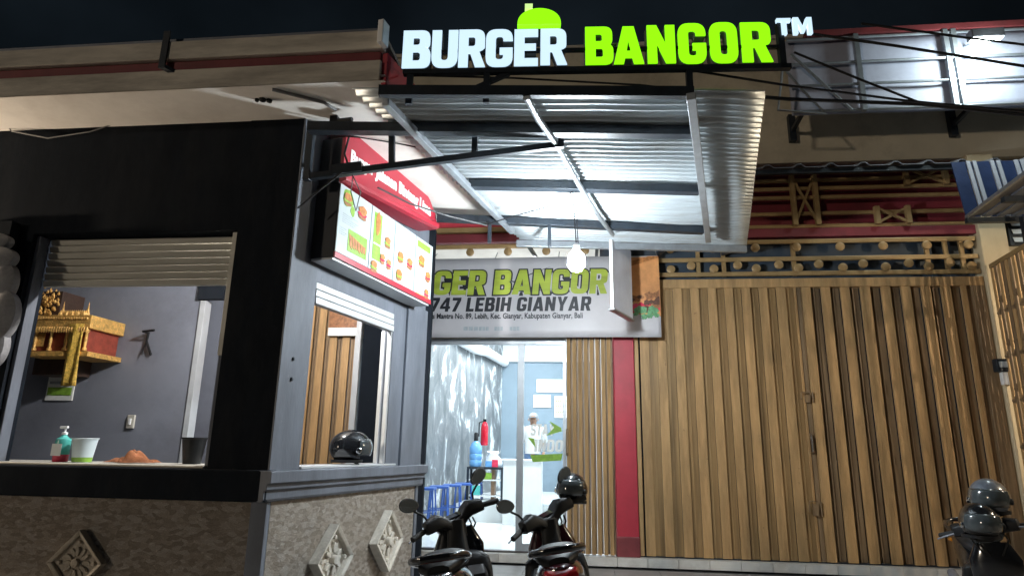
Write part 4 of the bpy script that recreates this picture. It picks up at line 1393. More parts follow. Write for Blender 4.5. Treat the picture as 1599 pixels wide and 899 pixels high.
sb(44, 492, 140, 512, 6.45, 6.995, 'cornice', gildm)
sb(48, 512, 134, 548, 6.52, 6.99, 'cabinet', shredm)
sb(40, 548, 136, 556, 6.46, 6.992, 'base_board', gildm)
sb(55, 556, 110, 585, 6.70, 6.99, 'bracket', shdark)
m_ = MB()
for i in range(150):
    a = random.uniform(0, 2 * PI)
    rr = random.uniform(0, 1)
    p = at(72 + 24 * rr * math.cos(a) * (1 - 0.3 * math.sin(a)), 468 + 24 * rr * math.sin(a), 6.60 + random.uniform(-0.06, 0.06))
    r = random.uniform(0.009, 0.019)
    m_.lathe([(0, -r), (r * .8, -r * .5), (r, 0), (r * .6, r * .9), (0, r * 2.2)], p, 6)
m_.build('carved_crown', gildm, shr, smooth=True)
sb(52, 455, 92, 492, 6.64, 6.98, 'crown_backing', shdark)
m_ = MB()
for i in range(15):
    p = at(94 + 3.0 * i, 493, 6.48 + 0.02 * (i % 3))
    r = 0.022
    m_.lathe([(r, 0), (r * 1.1, 0.02), (r * 0.5, 0.045 + 0.03 * (i in (1, 14))), (0, 0.07 + 0.10 * (i in (1, 14)))], p, 7)
m_.build('cresting', gildm, shr, smooth=True)
for px in (52, 76, 100, 131):
    a = at(px, 514, 6.50)
    b = at(px, 547, 6.50)
    MB().lathe([(.0, 0), (.026, 0), (.026, .02), (.014, .04), (.018, (a.z - b.z) * .5), (.014, a.z - b.z - .04), (.026, a.z - b.z - .02), (.026, a.z - b.z), (0, a.z - b.z)], b, 10).build('colonnette', gildm, shr, smooth=True)
m_ = MB()
for i in range(24):
    p = at(46 + 3.9 * i, 512, 6.447)
    m_.lathe([(0, -.055), (.012, -.035), (.016, -.01), (.012, .012), (0, .014)], p, 6)
    p = at(44 + 4.0 * i, 497, 6.447)
    m_.lathe([(0, -.018), (.016, -.008), (.016, .008), (0, .018)], p, 6)
m_.build('carved_fringe', gildm, shr, smooth=True)
m_ = MB()
for k, px in enumerate((62, 118)):
    a, b = at(px - 6, 520, 6.517), at(px + 6, 541, 6.517)
    MB().box(a.x, b.x, 6.508, 6.519, b.z, a.z).build('gilt_panel', gildm, shr, bevel=0.006)
m_ = MB()
ca_, cb_ = at(108, 505, 6.43), at(130, 505, 6.43)
zt2, zb3 = ca_.z, at(112, 602, 6.43).z
rows = 14
wv = lambda u, v: 0.012 * math.sin(9 * u + 4 * v) + 0.02 * v
vv = []
for j in range(rows + 1):
    v = j / rows
    vv.append([(ca_.x + (cb_.x - ca_.x) * u + 0.02 * v, 6.435 + wv(u, v), zt2 + (zb3 - zt2) * v) for u in (0, .2, .4, .6, .8, 1)])
for j in range(rows):
    for k in range(5):
        m_.face([vv[j][k], vv[j][k + 1], vv[j + 1][k + 1], vv[j + 1][k]])
o = m_.build('hanging_cloth', clothy, shr, smooth=True, weld=True)
o.modifiers.new('thick', 'SOLIDIFY').thickness = 0.008
p, q = at(83, 558, 6.985), at(112, 625, 6.985)
t = thing('wall_notice', 'small white and green notice taped below the shrine', 'notice', (p.x, 6.985, q.z))
MB().box(p.x, q.x, 6.98, 6.998, q.z, p.z).build('sheet', paperm, t)
MB().box(p.x + 0.02, q.x - 0.02, 6.974, 6.979, q.z + 0.06, q.z + 0.15).build('print', greenp, t)
MB().box(p.x + 0.03, q.x - 0.03, 6.974, 6.979, q.z + 0.19, q.z + 0.22).build('print', greyp, t)
p = at(205, 658, 6.99)
t = thing('light_switch', 'cream light switch on the grey booth wall', 'switch', (p.x, 6.99, p.z))
MB().box(p.x - 0.045, p.x + 0.045, 6.97, 6.998, p.z - 0.075, p.z + 0.075).build('plate', slatm, t, bevel=0.006)
MB().box(p.x - 0.015, p.x + 0.015, 6.955, 6.969, p.z - 0.035, p.z + 0.035).build('rocker', whitep, t, bevel=0.004)
p = at(234, 520, 6.98)
m_ = MB().tube([(p.x - 0.02, 6.99, p.z), (p.x, 6.86, p.z), (p.x + 0.15, 6.84, p.z + 0.01)], 0.014, 8)
m_.tube([(p.x - 0.01, 6.97, p.z + 0.01), (p.x - 0.01, 6.96, p.z - 0.10), (p.x + 0.07, 6.96, p.z - 0.26)], 0.014, 8)
m_.tube([(p.x - 0.01, 6.97, p.z - 0.05), (p.x - 0.05, 6.96, p.z - 0.26)], 0.008, 8)
solo('wall_hook', m_, blackmatt, 'small black bracket hook on the grey booth wall', 'hook', smooth=True)
p = at(6, 676, 5.75)
t = thing('water_tap', 'blue handled water tap at the left end of the counter', 'tap', (p.x, 5.75, p.z))
MB().tube([(p.x - 0.20, 5.75, p.z + 0.01), (p.x, 5.75, p.z + 0.02), (p.x + 0.03, 5.75, p.z - 0.02), (p.x + 0.035, 5.75, p.z - 0.12)], 0.02, 10).build('spout', chrome, t, smooth=True)
MB().tube([(p.x + 0.005, 5.75, p.z + 0.05), (p.x + 0.03, 5.73, p.z - 0.09)], 0.022, 8).build('handle', bluep, t, smooth=True)

# ------------------------------------------------------------------ on the front counter
ZC = ZL + 0.021
p = at(93, 722, 5.25)
sp_ = thing('soap_bottle', 'green pump soap bottle with red liquid on the counter', 'bottle', (p.x, 5.25, ZC))
c_ = (p.x, 5.25, ZC)
MB().lathe([(0, 0), (.055, 0), (.06, .01), (.06, .06), (0, .06)], c_, 18).build('liquid', pinkp, sp_, smooth=True)
MB().lathe([(0, .061), (.06, .061), (.06, .15), (.055, .19), (.03, .21), (.018, .225), (0, .225)], c_, 18).build('bottle', tealp, sp_, smooth=True)
MB().box(p.x - 0.045, p.x + 0.045, 5.25 - 0.064, 5.25 - 0.0605, ZC + 0.05, ZC + 0.15).build('label_sheet', paperm, sp_)
m_ = MB().lathe([(0, .226), (.024, .226), (.024, .245), (.008, .25), (.008, .285), (0, .285)], c_, 12)
m_.tube([(p.x + 0.02, 5.25, ZC + .29), (p.x - 0.05, 5.25, ZC + .287)], 0.011, 8)
m_.build('pump', whitep, sp_, smooth=True)
p = at(127, 722, 5.25)
tb_ = thing('plastic_tub', 'translucent white tub with green dregs on the counter', 'tub', (p.x, 5.25, ZC))
c_ = (p.x, 5.25, ZC)
m_ = MB().lathe([(.0, .0), (.072, .0), (.098, .19), (.106, .195), (.104, .2), (.093, .198), (.067, .006), (.0, .006)], c_, 24)
tubp = pbr('tub_plastic', (0.62, 0.72, 0.76), 0.3, scale=4, var=0.05, bump=0.0)
m_.build('wall', tubp, tb_, smooth=True)
MB().lathe([(.0728, .002), (.0785, .04), (.0795, .04), (.0738, .002)], c_, 24).build('dregs', greenp, tb_, smooth=True)
m_ = MB()
p = at(200, 722, 5.3)
nn = 40
grid = []
for i in range(nn + 1):
    row = []
    for j in range(17):
        u, v = i / nn, j / 16
        x = p.x - 0.18 + 0.40 * u
        y = 5.22 + 0.2 * v
        env = max(0, math.sin(PI * u)) ** 0.5 * max(0, math.sin(PI * v)) ** 0.5
        fold = abs(math.sin(5.2 * u + 2.1 * v + 0.6)) * 0.5 + abs(math.sin(11 * u - 5 * v)) * 0.3 + 0.25 * math.sin(17 * v + 6 * u)
        z = ZC + 0.006 + env * (0.010 + 0.10 * max(0, fold) * (0.55 + 0.6 * math.exp(-((u - 0.55) / 0.2) ** 2)))
        y += 0.03 * math.sin(9 * u)
        row.append((x, y, max(z, ZC + 0.004)))
    grid.append(row)
for i in range(nn):
    for j in range(16):
        m_.face([grid[i][j], grid[i + 1][j], grid[i + 1][j + 1], grid[i][j + 1]])
o = solo('cleaning_rag', m_, clothbr, 'crumpled orange brown rag lying on the counter', 'rag', smooth=True, angle=80, weld=True)
p = at(299, 724, 5.4)
bk = thing('black_bucket', 'black plastic bucket at the right end of the counter', 'bucket', (p.x, 5.4, ZC))
m_ = MB().lathe([(0, 0), (.072, 0), (.098, .205), (.105, .21), (.105, .222), (.092, .22), (.068, .01), (0, .01)], (p.x, 5.4, ZC), 22)
m_.build('wall', blackmatt, bk, smooth=True)
# carved scrolls at the left edge
cs = thing('carved_scroll', 'grey carved scroll ornament at the left edge in front of the black wall', 'carving', (-4.95, 4.85, 2.6))
scrollm = pbr('scroll_grey', (0.30, 0.30, 0.31), 0.7, scale=10, dirt=(0.08, 0.08, 0.085), dirt_amt=0.6)
for i, (px, py, rx, rz) in enumerate(((-6, 376, 26, 16), (-4, 402, 34, 22), (0, 440, 28, 40), (-4, 492, 36, 50), (-14, 540, 26, 40))):
    c_ = at(px, py, 4.86 - 0.015 * (i % 2))
    k_ = 0.0049
    m_ = MB().loft([((c_.x, c_.y + 0.07, c_.z), rx * k_ * 0.9, rz * k_ * 0.9), ((c_.x, c_.y, c_.z), rx * k_ * 0.92, rz * k_ * 0.92), ((c_.x, c_.y - 0.03, c_.z), rx * k_ * 0.6, rz * k_ * 0.6), ((c_.x, c_.y - 0.04, c_.z), rx * k_ * 0.2, rz * k_ * 0.2)], n=24, e=2)
    m_.build('scroll', scrollm, cs, smooth=True)
m_ = MB()
m_.box(-5.6, -5.06, 4.9, 4.995, 1.9, 3.5).build('back_plate', darkp_unlit, cs)

# ================================================================== MENU BOARD
mb0 = 0.26
mt0, mz0 = side_hit(522, 402, mb0)
mt1, mz1 = side_hit(672, 474, mb0)
_, mz2 = side_hit(535, 262, mb0)
MZ0 = (mz0 + mz1) / 2
MZ1 = side_hit(533, 284, mb0)[1] - 0.01
ZTOP = side_hit(538, 215, mb0)[1]
menu = thing('menu_board', 'white menu light box with food pictures and a red arched header over the side window', 'menu board', sd((mt0 + mt1) / 2, 0.1, MZ0))
MB().box(mt0, mt1, 0.012, mb0 - 0.012, MZ0, MZ1, sd).build('box_body', darkbox, menu, bevel=0.006)
MB().box(mt0 + 0.005, mt1 - 0.005, 0.02, mb0 - 0.02, MZ0 - 0.02, MZ0 - 0.002, sd).build('bottom_tray', slatw, menu)
ML = mt1 - mt0


def mfr(x, y, z):
    return sd(mt0 + x, mb0 + z, MZ0 + y)


MH = MZ1 - MZ0


def mfb(x, o, z):
    return sd(mt0 + x, mb0 + o, MZ0 + z)


edges = [0.0] + [side_hit(px, 440, mb0)[0] - mt0 for px in (574, 618, 651)] + [ML]
edges = [0.0, ML * 0.285, ML * 0.53, ML * 0.775, ML]
for k in range(4):
    a, b = edges[k] + 0.006, edges[k + 1] - 0.006
    pn = MB().box(a, b, -0.010, 0.0, 0.055, MH - 0.002, mfb).build('menu_panel', boardw, menu)
    wd = b - a

    def blob(cx, cy, rx, ry, mat, z, seed):
        pts = [(a + wd * cx + rx * math.cos(u) * (1 + .12 * math.sin(3 * u + seed)), MH * cy + ry * math.sin(u) * (1 + .1 * math.cos(4 * u + seed))) for u in [2 * PI * q / 18 for q in range(18)]]
        MB().prism(pts, z, z + 0.0015, mfr).build('food_picture', mat, pn)

    def rect(x0, x1, y0, y1, mat, z=0.001, name='colour_field'):
        MB().box(a + wd * x0, a + wd * x1, z, z + 0.0015, MH * y0, MH * y1, mfb).build(name, mat, pn)

    def burger(cx, cy, r, seed):
        blob(cx, cy - 0.045, r, r * 0.45, brownp, 0.004, seed)
        blob(cx, cy - 0.01, r * 1.12, r * 0.3, greenp if seed % 2 else pinkp, 0.006, seed + 1)
        blob(cx, cy + 0.04, r, r * 0.62, orangep, 0.008, seed + 2)
    ln = MB()

    def lines(x0, x1, y0, n, dy=0.028):
        for q in range(n):
            e = x0 + (x1 - x0) * random.uniform(0.55, 1)
            ln.box(a + wd * x0, a + wd * e, 0.001, 0.002, MH * (y0 - q * dy), MH * (y0 - q * dy + 0.010), mfb)
    if k == 0:
        blob(0.24, 0.86, 0.085, 0.085, greenp, 0.001, 2)
        burger(0.22, 0.83, 0.06, 1)
        blob(0.40, 0.72, 0.035, 0.05, greenp, 0.001, 5)
        burger(0.70, 0.77, 0.07, 4)
        lines(0.12, 0.60, 0.62, 5)
        rect(0.32, 0.92, 0.16, 0.46, greenp)
        for q in range(6):
            MB().prism([(a + wd * (0.34 + .09 * q), MH * (0.40 - .015 * q)), (a + wd * (0.42 + .09 * q), MH * (0.38 - .01 * q)), (a + wd * (0.45 + .085 * q), MH * (0.20 + .012 * (q % 3))), (a + wd * (0.38 + .085 * q), MH * 0.24)], 0.004, 0.0055, mfr).build('food_picture', orangep, pn)
        lines(0.06, 0.28, 0.42, 4)
    elif k == 1:
        rect(0.10, 0.42, 0.24, 0.93, greenp)
        blob(0.26, 0.78, 0.045, 0.12, orangep, 0.004, 1)
        lines(0.5, 0.95, 0.86, 4)
        burger(0.70, 0.58, 0.055, 3)
        lines(0.5, 0.9, 0.48, 3)
        burger(0.52, 0.30, 0.045, 6)
        burger(0.80, 0.27, 0.045, 8)
        burger(0.20, 0.13, 0.055, 9)
        lines(0.4, 0.95, 0.16, 3)
        MB().box(a + wd * 0.12, a + wd * 0.4, 0.004, 0.0055, MH * 0.46, MH * 0.48, mfb).build('print', paperm, pn)
    elif k == 2:
        lines(0.1, 0.9, 0.90, 4)
        lines(0.1, 0.9, 0.74, 4)
        burger(0.28, 0.48, 0.06, 1)
        burger(0.74, 0.46, 0.06, 4)
        lines(0.1, 0.9, 0.56, 1)
        burger(0.26, 0.20, 0.06, 7)
        lines(0.55, 0.9, 0.28, 5)
    else:
        rect(0.08, 0.85, 0.84, 0.95, greenp)
        burger(0.35, 0.62, 0.07, 3)
        lines(0.1, 0.5, 0.76, 2)
        burger(0.75, 0.42, 0.06, 6)
        lines(0.1, 0.6, 0.38, 4)
        burger(0.72, 0.13, 0.05, 2)
        rect(0.1, 0.9, 0.05 / MH + 0.012, 0.07, greenp)
    ln.build('print', greyp, pn)
MB().box(0, ML, -0.012, 0.004, 0.0, 0.05, mfb).build('red_border', boardred, menu)
# arched red header, its outline taken on the board's own plane
def mhit(px, py):
    t_, z_ = side_hit(px, py, mb0)
    return (t_, z_)


HN, HF = mhit(533, 284), mhit(676, 356)
hd_pts = [mhit(*q) for q in ((538, 214), (560, 216), (585, 225), (612, 240), (636, 262), (656, 288), (670, 312), (679, 336), (681, 350))]
hd_pts[-1] = (min(hd_pts[-1][0], mt1 + 0.05), hd_pts[-1][1])
poly = [(mt0, HN[1]), (mt1 + 0.03, HF[1])] + [(min(q[0], mt1 + 0.04), q[1]) for q in hd_pts[::-1]] + [(mt0, hd_pts[0][1])]
MB().prism(poly, -0.22, 0.012, lambda x, y, z: sd(x, mb0 + z, y)).build('arch_header', boardred, menu, bevel=0.008)
m_ = MB()
lipz = lambda x: HN[1] + (HF[1] - HN[1]) * (x - mt0) / (mt1 - mt0)
rs = []
for x in (mt0, mt0 + ML * 0.25, mt0 + ML * 0.5, mt0 + ML * 0.75, mt1 + 0.03):
    u = (x - mt0) / ML
    h = 0.05 + 0.05 * u
    rs.append([sd(x, mb0 + 0.0125, lipz(x)), sd(x, mb0 + 0.05, lipz(x) + 0.012), sd(x, mb0 + 0.055, lipz(x) + h * 0.6), sd(x, mb0 + 0.0125, lipz(x) + h)])
m_.rings(rs).build('header_lip', boardred, menu)
ftext('Burger Jalanan Bintang Lima', lambda x, y, z: sd(mt0 + ML * 0.05 + x, mb0 + 0.014 + z, lipz(mt0 + x) + 0.24 - 0.13 * (x / ML) ** 2 + y), 0.17, fat=0.008, width=ML * 0.88).build('lettering', paperm, menu)
AH = hd_pts[0][1] - MZ1
MB().box(-0.004, 0.02, 0.03, mb0 - 0.02, 0.0, AH, lambda x, y, z: sd(mt0 + x, y, MZ1 + z)).build('header_side', darkbox, menu)

# ================================================================== CANOPY
ZK = 4.35
NLc, NRc, FRc, FLc = az(550, 140, ZK), az(1195, 143, ZK), az(1166, 381, ZK), az(812, 372, ZK)
can = thing('metal_canopy', 'galvanised corrugated metal canopy on black steel purlins under the lit sign', 'canopy', (0.3, 6.4, ZK))
m_ = MB()
NW = 40
sub = 8
NU = 14
rows = []
for i in range(NW * sub + 1):
    v = i / (NW * sub)
    L0, R0 = NLc.lerp(FLc, v), NRc.lerp(FRc, v)
    dz = 0.027 * math.sin(2 * PI * i / sub)
    jag = 0.03 * (1 if (i // (sub // 2)) % 2 else -1) * 0.5
    rows.append([L0.lerp(R0, u / NU) + Vector((0, 0, dz + 0.004 * math.sin(u * 1.7 + v * 9))) for u in range(NU + 1)])
i0 = len(m_.v)
for r in rows:
    m_.v += r
for i in range(len(rows) - 1):
    for k in range(NU):
        a = i0 + i * (NU + 1) + k
        m_.f.append((a, a + 1, a + NU + 2, a + NU + 1))
        m_.mi.append(0)
o = m_.build('corrugated_sheet', galv, can, smooth=True, angle=80)
o.modifiers.new('thick', 'SOLIDIFY').thickness = 0.004
ZP = ZK - 0.075


def purlin(pa, pb, wd=0.09, zz=ZP, mat=steelblk, ht=None):
    a, b = az(*pa, zz), az(*pb, zz)
    ht = ht or wd
    m = MB()
    d = (b - a).normalized()
    n = Vector((-d.y, d.x, 0)) * wd / 2
    u = Vector((0, 0, ht / 2))
    m.hexa([a - n - u, b - n - u, b + n - u, a + n - u, a - n + u, b - n + u, b + n + u, a + n + u])
    return m


purlin((592, 143), (1083, 145), 0.06, ZP, ht=0.085).build('purlin', steelblk, can, bevel=0.004)
purlin((482, 200), (1087, 207), 0.10, ZP, ht=0.085).build('purlin', steelblk, can, bevel=0.004)
purlin((732, 288), (1092, 297), 0.11, ZP, ht=0.085).build('purlin', steelblk, can, bevel=0.004)
purlin((682, 340), (1098, 360), 0.10, ZP, ht=0.085).build('purlin', steelblk, can, bevel=0.004)
MB().hexa([Vector((FLc.x, FLc.y + q, ZK + h)) for h, q in ((-0.09, 0), (-0.09, 0.0), (-0.09, .06), (-.09, .06))] * 2)
ZR = ZP - 0.075
purlin((602, 160), (800, 362), 0.06, ZR + 0.03, galvbar, 0.06).build('rafter', galvbar, can, bevel=0.004)
purlin((1079, 150), (1106, 376), 0.07, ZR + 0.02, galvbar, 0.06).build('rafter', galvbar, can, bevel=0.004)
pts = [az(px, py, ZR + 0.02) for px, py in ((822, 152), (840, 185), (870, 228), (880, 246), (905, 290), (935, 338), (957, 366))]
MB().tube(pts, 0.028, 8).build('conduit_pipe', galvbar, can, smooth=True)
p0, p1 = FLc + Vector((-0.05, 0.02, -0.05)), FRc + Vector((0, 0.02, -0.05))
MB().hexa([p0 + Vector((0, -.02, -.06)), p1 + Vector((0, -.02, -.06)), p1 + Vector((0, .04, -.06)), p0 + Vector((0, .04, -.06)),
           p0 + Vector((0, -.02, .03)), p1 + Vector((0, -.02, .03)), p1 + Vector((0, .04, .03)), p0 + Vector((0, .04, .03))]).build('end_beam', galvbar, can, bevel=0.004)
for fx in (0.04, 0.35, 0.66, 0.98):
    p = p0.lerp(p1, fx)
    MB().bar((p.x, p.y + 0.05, p.z + 0.02), (p.x + 0.02, F - 0.03, p.z + 0.30), 0.045).build('wall_bracket', steelblk, can)
for px, py in ((765, 347), (858, 352)):
    p = az(px, py, ZP - 0.05)
    MB().box(p.x - 0.02, p.x + 0.02, p.y - 0.02, p.y + 0.02, p.z - 0.26, p.z).build('drop_bar', steelblk, can)

# truss bracket from booth corner
tru = thing('steel_bracket', 'black steel triangular bracket frame reaching from the booth pillar under the canopy', 'bracket', (-2.2, 5.02, 4.0))
m_ = MB()


def ty(x):
    return 4.98 + (x + 2.43) * 0.10


def tp_(px, py):
    y = 5.05
    for _ in range(4):
        p = at(px, py, y)
        y = ty(p.x)
    return p


a, b = tp_(478, 277), tp_(880, 226)
MB().bar(a, b, 0.055).build('lower_chord', steelblk, tru, bevel=0.003)
for (p1_, p2_) in (((612, 258), (612, 212)), ((741, 241), (742, 212)), ((876, 226), (877, 208))):
    MB().bar(tp_(*p1_), tp_(*p2_), 0.05).build('upright', steelblk, tru, bevel=0.003)
MB().bar(tp_(479, 282), tp_(487, 198), 0.06).build('wall_post', steelblk, tru, bevel=0.003)
MB().bar(tp_(520, 268), tp_(566, 262), 0.09).build('lower_chord', steelblk, tru)

# ================================================================== SIGN
O_ = at(625, 103.5, 4.45)
P_ = at(1210, 94.5, 4.74)
su = (P_ - O_)
SLEN = su.length
su.normalize()
sn_ = Vector((su.y, -su.x, 0)).normalized()             # towards the street
zbase = (O_.z + P_.z) / 2


def sfr(x, y, z):
    p = O_ + su * x + Vector((0, 0, y)) + sn_ * z
    return p


def sx_of(px, py):
    """distance along the sign of a pixel on its plane"""
    n = sn_
    r = ray(px, py)
    k = (O_ - EYE).dot(n) / r.dot(n)
    p = EYE + r * k
    return (p - O_).dot(su), (p - O_).z - ((p - O_).dot(su)) * su.z


sign = thing('shop_sign', 'glowing white and green channel letter sign with a green bun on a black frame', 'sign', (O_.x + 1.4, O_.y, O_.z - 0.05))
row = [('B', 626, 670, 103.5, 45), ('U', 672, 713, 103, 44.5), ('R', 714.5, 757, 102, 43.5), ('G', 757.5, 800, 101.5, 43), ('E', 802.5, 840, 100, 43), ('R', 844, 886, 98.5, 42),
       ('B', 915, 959, 98, 39), ('A', 959.5, 1007, 97, 38.5), ('N', 1013, 1057, 96, 36.5), ('G', 1062, 1106, 96.5, 33.5), ('O', 1112, 1156, 95.5, 32), ('R', 1162, 1210, 94, 32)]
for i, (ch, a, b, yb, yt) in enumerate(row):
    x0_, h0 = sx_of(a, yb)
    x1_, _ = sx_of(b, yb)
    _, h1 = sx_of((a + b) / 2, yt)
    wch = GL[ch][0]
    mat = signwhite if i < 6 else signgreen
    fr_ = lambda x, y, z, x0_=x0_, h0=h0: sfr(x0_ + x, h0 + y, z - 0.03)
    lt = glyphs(ch, fr_, h1 - h0, width=x1_ - x0_, depth=0.012).build('letter', mat, sign)
    fr2 = lambda x, y, z, x0_=x0_, h0=h0: sfr(x0_ + x, h0 + y, z - 0.085)
    glyphs(ch, fr2, h1 - h0, width=x1_ - x0_, depth=0.09, fat=0.006).build('letter_return', returnm, lt)
for ch, a, b, yb, yt in (('T', 1214, 1236, 53, 28), ('M', 1239.5, 1269, 52, 26.5)):
    x0_, h0 = sx_of(a, yb)
    x1_, _ = sx_of(b, yb)
    _, h1 = sx_of((a + b) / 2, yt)
    glyphs(ch, lambda x, y, z: sfr(x0_ + x, h0 + y, z - 0.02), h1 - h0, width=x1_ - x0_, depth=0.03).build('letter', signwhite, sign)
x0_, h0 = sx_of(806, 38.5)
x1_, _ = sx_of(874, 37)
_, h1 = sx_of(840, 13)
dome = [(x0_ + (x1_ - x0_) * (0.5 - 0.5 * math.cos(PI * k / 20)), h0 + (h1 - h0) * math.sin(PI * k / 20) ** 0.85) for k in range(21)]
MB().prism(dome, -0.06, 0.0, sfr).build('bun_emblem', signgreen, sign)
xf, hf = sx_of(817, 13.5)
xg, hg = sx_of(829, 6)
MB().prism([(xf, hf), (xg, hf + 0.004), (xg - 0.015, (hf + hg) / 2), (xg, hg), (xf, hg)], -0.04, 0.0, sfr).build('flag_emblem', signlime, sign)
MB().box(xf - 0.008 + (xg - xf), xf + 0.004 + (xg - xf), -0.035, -0.01, h1 - 0.03, hf, lambda x, y, z: sfr(x, z, y)).build('flag_pole', signlime, sign)
m_ = MB()
m_.box(0.02, SLEN + 0.14, -0.07, -0.02, -0.055, -0.012, lambda x, y, z: sfr(x, z, y))
m_.box(0.02, SLEN + 0.10, -0.065, -0.03, 0.14, 0.165, lambda x, y, z: sfr(x, z, y))
xr, _ = sx_of(1222, 60)
m_.box(xr - 0.03, xr + 0.02, -0.07, -0.02, -0.05, 0.36, lambda x, y, z: sfr(x, z, y))
m_.build('frame', steelblk, sign)
m_ = MB()
for px in (640, 760, 1078):
    xx, _ = sx_of(px, 105)
    MB().box(xx - 0.025, xx + 0.025, -0.065, -0.025, -0.32, -0.056, lambda x, y, z: sfr(x, z, y)).build('support_post', steelblk, sign)
a, _ = sx_of(735, 132)
b, _ = sx_of(795, 105)
m_.bar(sfr(a, -0.20, -0.05), sfr(b, -0.05, -0.05), 0.035)
m_.build('brace', steelblk, sign)

# ================================================================== RIGHT BILLBOARD BACK
BYB = 9.25
ba, bb_, bc_, bd = at(1232, 62, BYB), at(1232, 180, BYB), at(1480, 168, BYB), at(1599, 40, BYB)
bz0_, bz1_ = (bb_.z + bc_.z) / 2, (ba.z + at(1599, 42, BYB).z) / 2
bxa, bxb = ba.x - 0.05, 9.6
bb2 = thing('billboard', 'grey billboard panels on a steel pipe frame high on the beige wall', 'billboard', (6, BYB, bz0_))
m_ = MB()
nn = 40
for i in range(nn):
    for j in range(8):
        def bp(a_, b_):
            x = bxa + (bxb - bxa) * a_ / nn
            z = bz0_ + (bz1_ - bz0_) * b_ / 8
            return (x, BYB + 0.06 + 0.012 * math.sin(1.3 * x + 2 * z) + 0.006 * math.sin(4 * x), z)
        m_.face([bp(i, j), bp(i + 1, j), bp(i + 1, j + 1), bp(i, j + 1)])
o = m_.build('sheet', tarpm, bb2, smooth=True, weld=True)
o.modifiers.new('thick', 'SOLIDIFY').thickness = 0.01
for px in (1342, 1484, 1497):
    x = at(px, 120, BYB).x
    MB().box(x - 0.035, x + 0.035, BYB - 0.06, BYB + 0.02, bz0_, bz1_).build('upright', galvbar, bb2)
for px in (1690, 1800):
    x = at(px, 120, BYB).x
    MB().box(x - 0.035, x + 0.035, BYB - 0.06, BYB + 0.02, bz0_, bz1_).build('upright', galvbar, bb2)
for fz in (0.02, 0.35, 0.64, 0.97):
    z = bz0_ + (bz1_ - bz0_) * fz
    MB().tube([(bxa, BYB - 0.02, z), (bxb, BYB - 0.02, z)], 0.022, 8).build('rail', galvbar, bb2, smooth=True)
MB().box(bxa + 0.3, bxb, BYB - 0.05, BYB + 0.10, bz1_ + 0.01, bz1_ + 0.10).build('red_trim', maroon, bb2)
for px in (1237, 1489):
    p = at(px, 190, F - 0.1)
    MB().box(p.x - 0.05, p.x + 0.05, F - 0.10, F - 0.003, bz0_ - 0.16, bz0_ + 0.30).build('wall_bracket', steelblk, bb2)
    MB().bar((p.x, BYB + 0.08, bz0_ + 0.06), (p.x, F - 0.10, bz0_ + 0.02), 0.06).build('wall_bracket', steelblk, bb2)
m_ = MB()
a, b = at(1235, 85, BYB - 0.3), at(1330, 172, BYB - 0.05)
m_.tube([a, b], 0.022, 8)
m_.tube([at(1222, 105, BYB - 0.4), at(1215, 172, BYB - 0.4), at(1290, 178, BYB - 0.3), at(1262, 150, BYB - 0.35), at(1222, 105, BYB - 0.4)], 0.02, 8)
m_.build('loose_brace', galvbar, bb2, smooth=True)
# floodlight
fp = at(1538, 58, BYB - 0.45)
fl = thing('flood_light', 'bright white flood lamp on an arm at the top of the billboard', 'flood lamp', fp)
MB().box(fp.x - 0.22, fp.x + 0.22, fp.y - 0.09, fp.y + 0.06, fp.z - 0.05, fp.z + 0.09).build('housing', duskm, fl, bevel=0.01)
MB().box(fp.x - 0.20, fp.x + 0.20, fp.y - 0.07, fp.y + 0.04, fp.z - 0.062, fp.z - 0.0505).build('lens', floodm, fl)
MB().tube([(fp.x, fp.y + 0.05, fp.z + 0.02), (fp.x, BYB + 0.02, fp.z + 0.16)], 0.02, 8).build('arm', galvbar, fl)
lamp('flood_light_beam', 'POINT', (fp.x, fp.y - 0.02, fp.z - 0.16), 150, (0.86, 1.0, 0.98), shadow_soft_size=0.12)

# ================================================================== RIGHT SIDE: striped awning, gate, meter, louvre
aw = thing('striped_awning', 'blue and white striped metal awning at the right edge above the cream pillar', 'awning', (6.2, 9, 5.4))
A1, A2 = at(1487, 252, 9.3), at(1494, 338, 9.15)
zA, zB = A1.z, A2.z
xl = A1.x
m_ = MB()
i = 0
x = xl
ZLOW = zB
while x < xl + 3.6:
    wd = (0.19, 0.05, 0.035, 0.05)[i % 4]
    mi = (0, 1, 0, 1)[i % 4]
    y_ = 9.2 - (0.03 if mi else 0.0)
    m_.hexa([(x, y_ - 0.02, ZLOW), (x + wd, y_ - 0.02, ZLOW), (x + wd, y_, ZLOW), (x, y_, ZLOW), (x, y_ + 0.13, zA), (x + wd, y_ + 0.13, zA), (x + wd, y_ + 0.15, zA), (x, y_ + 0.15, zA)], mi)
    x += wd
    i += 1
m_.build('striped_sheet', [bluest, whitest], aw)
q1 = az(1599, 272, zB - 0.25)
p0 = Vector((xl - 0.02, 9.15, zB - 0.01))
dirv = (q1 - p0)
q2 = p0 + dirv * 1.6
m_ = MB()
for i in range(40):
    f0, f1 = i / 40, (i + 1) / 40
    za = 0.02 * (i % 2)
    a, b = Vector((4.0 * f0, 0, za)), Vector((4.0 * f1, 0, za))
    m_.face([p0 + a, p0 + b, q2 + b, q2 + a])
    m_.face([p0 + b, p0 + Vector((b.x, 0, 0.02 - za)), q2 + Vector((b.x, 0, 0.02 - za)), q2 + b])
o = m_.build('under_sheet', duskm, aw)
MB().bar(p0 + Vector((0, 0.02, -0.05)), p0 + Vector((4.0, 0.02, -0.05)), 0.07).build('beam', steelblk, aw)
MB().bar(p0.lerp(q2, .33) + Vector((0.1, 0, -0.04)), p0.lerp(q2, .33) + Vector((4.0, 0, -0.04)), 0.07).build('beam', steelblk, aw)
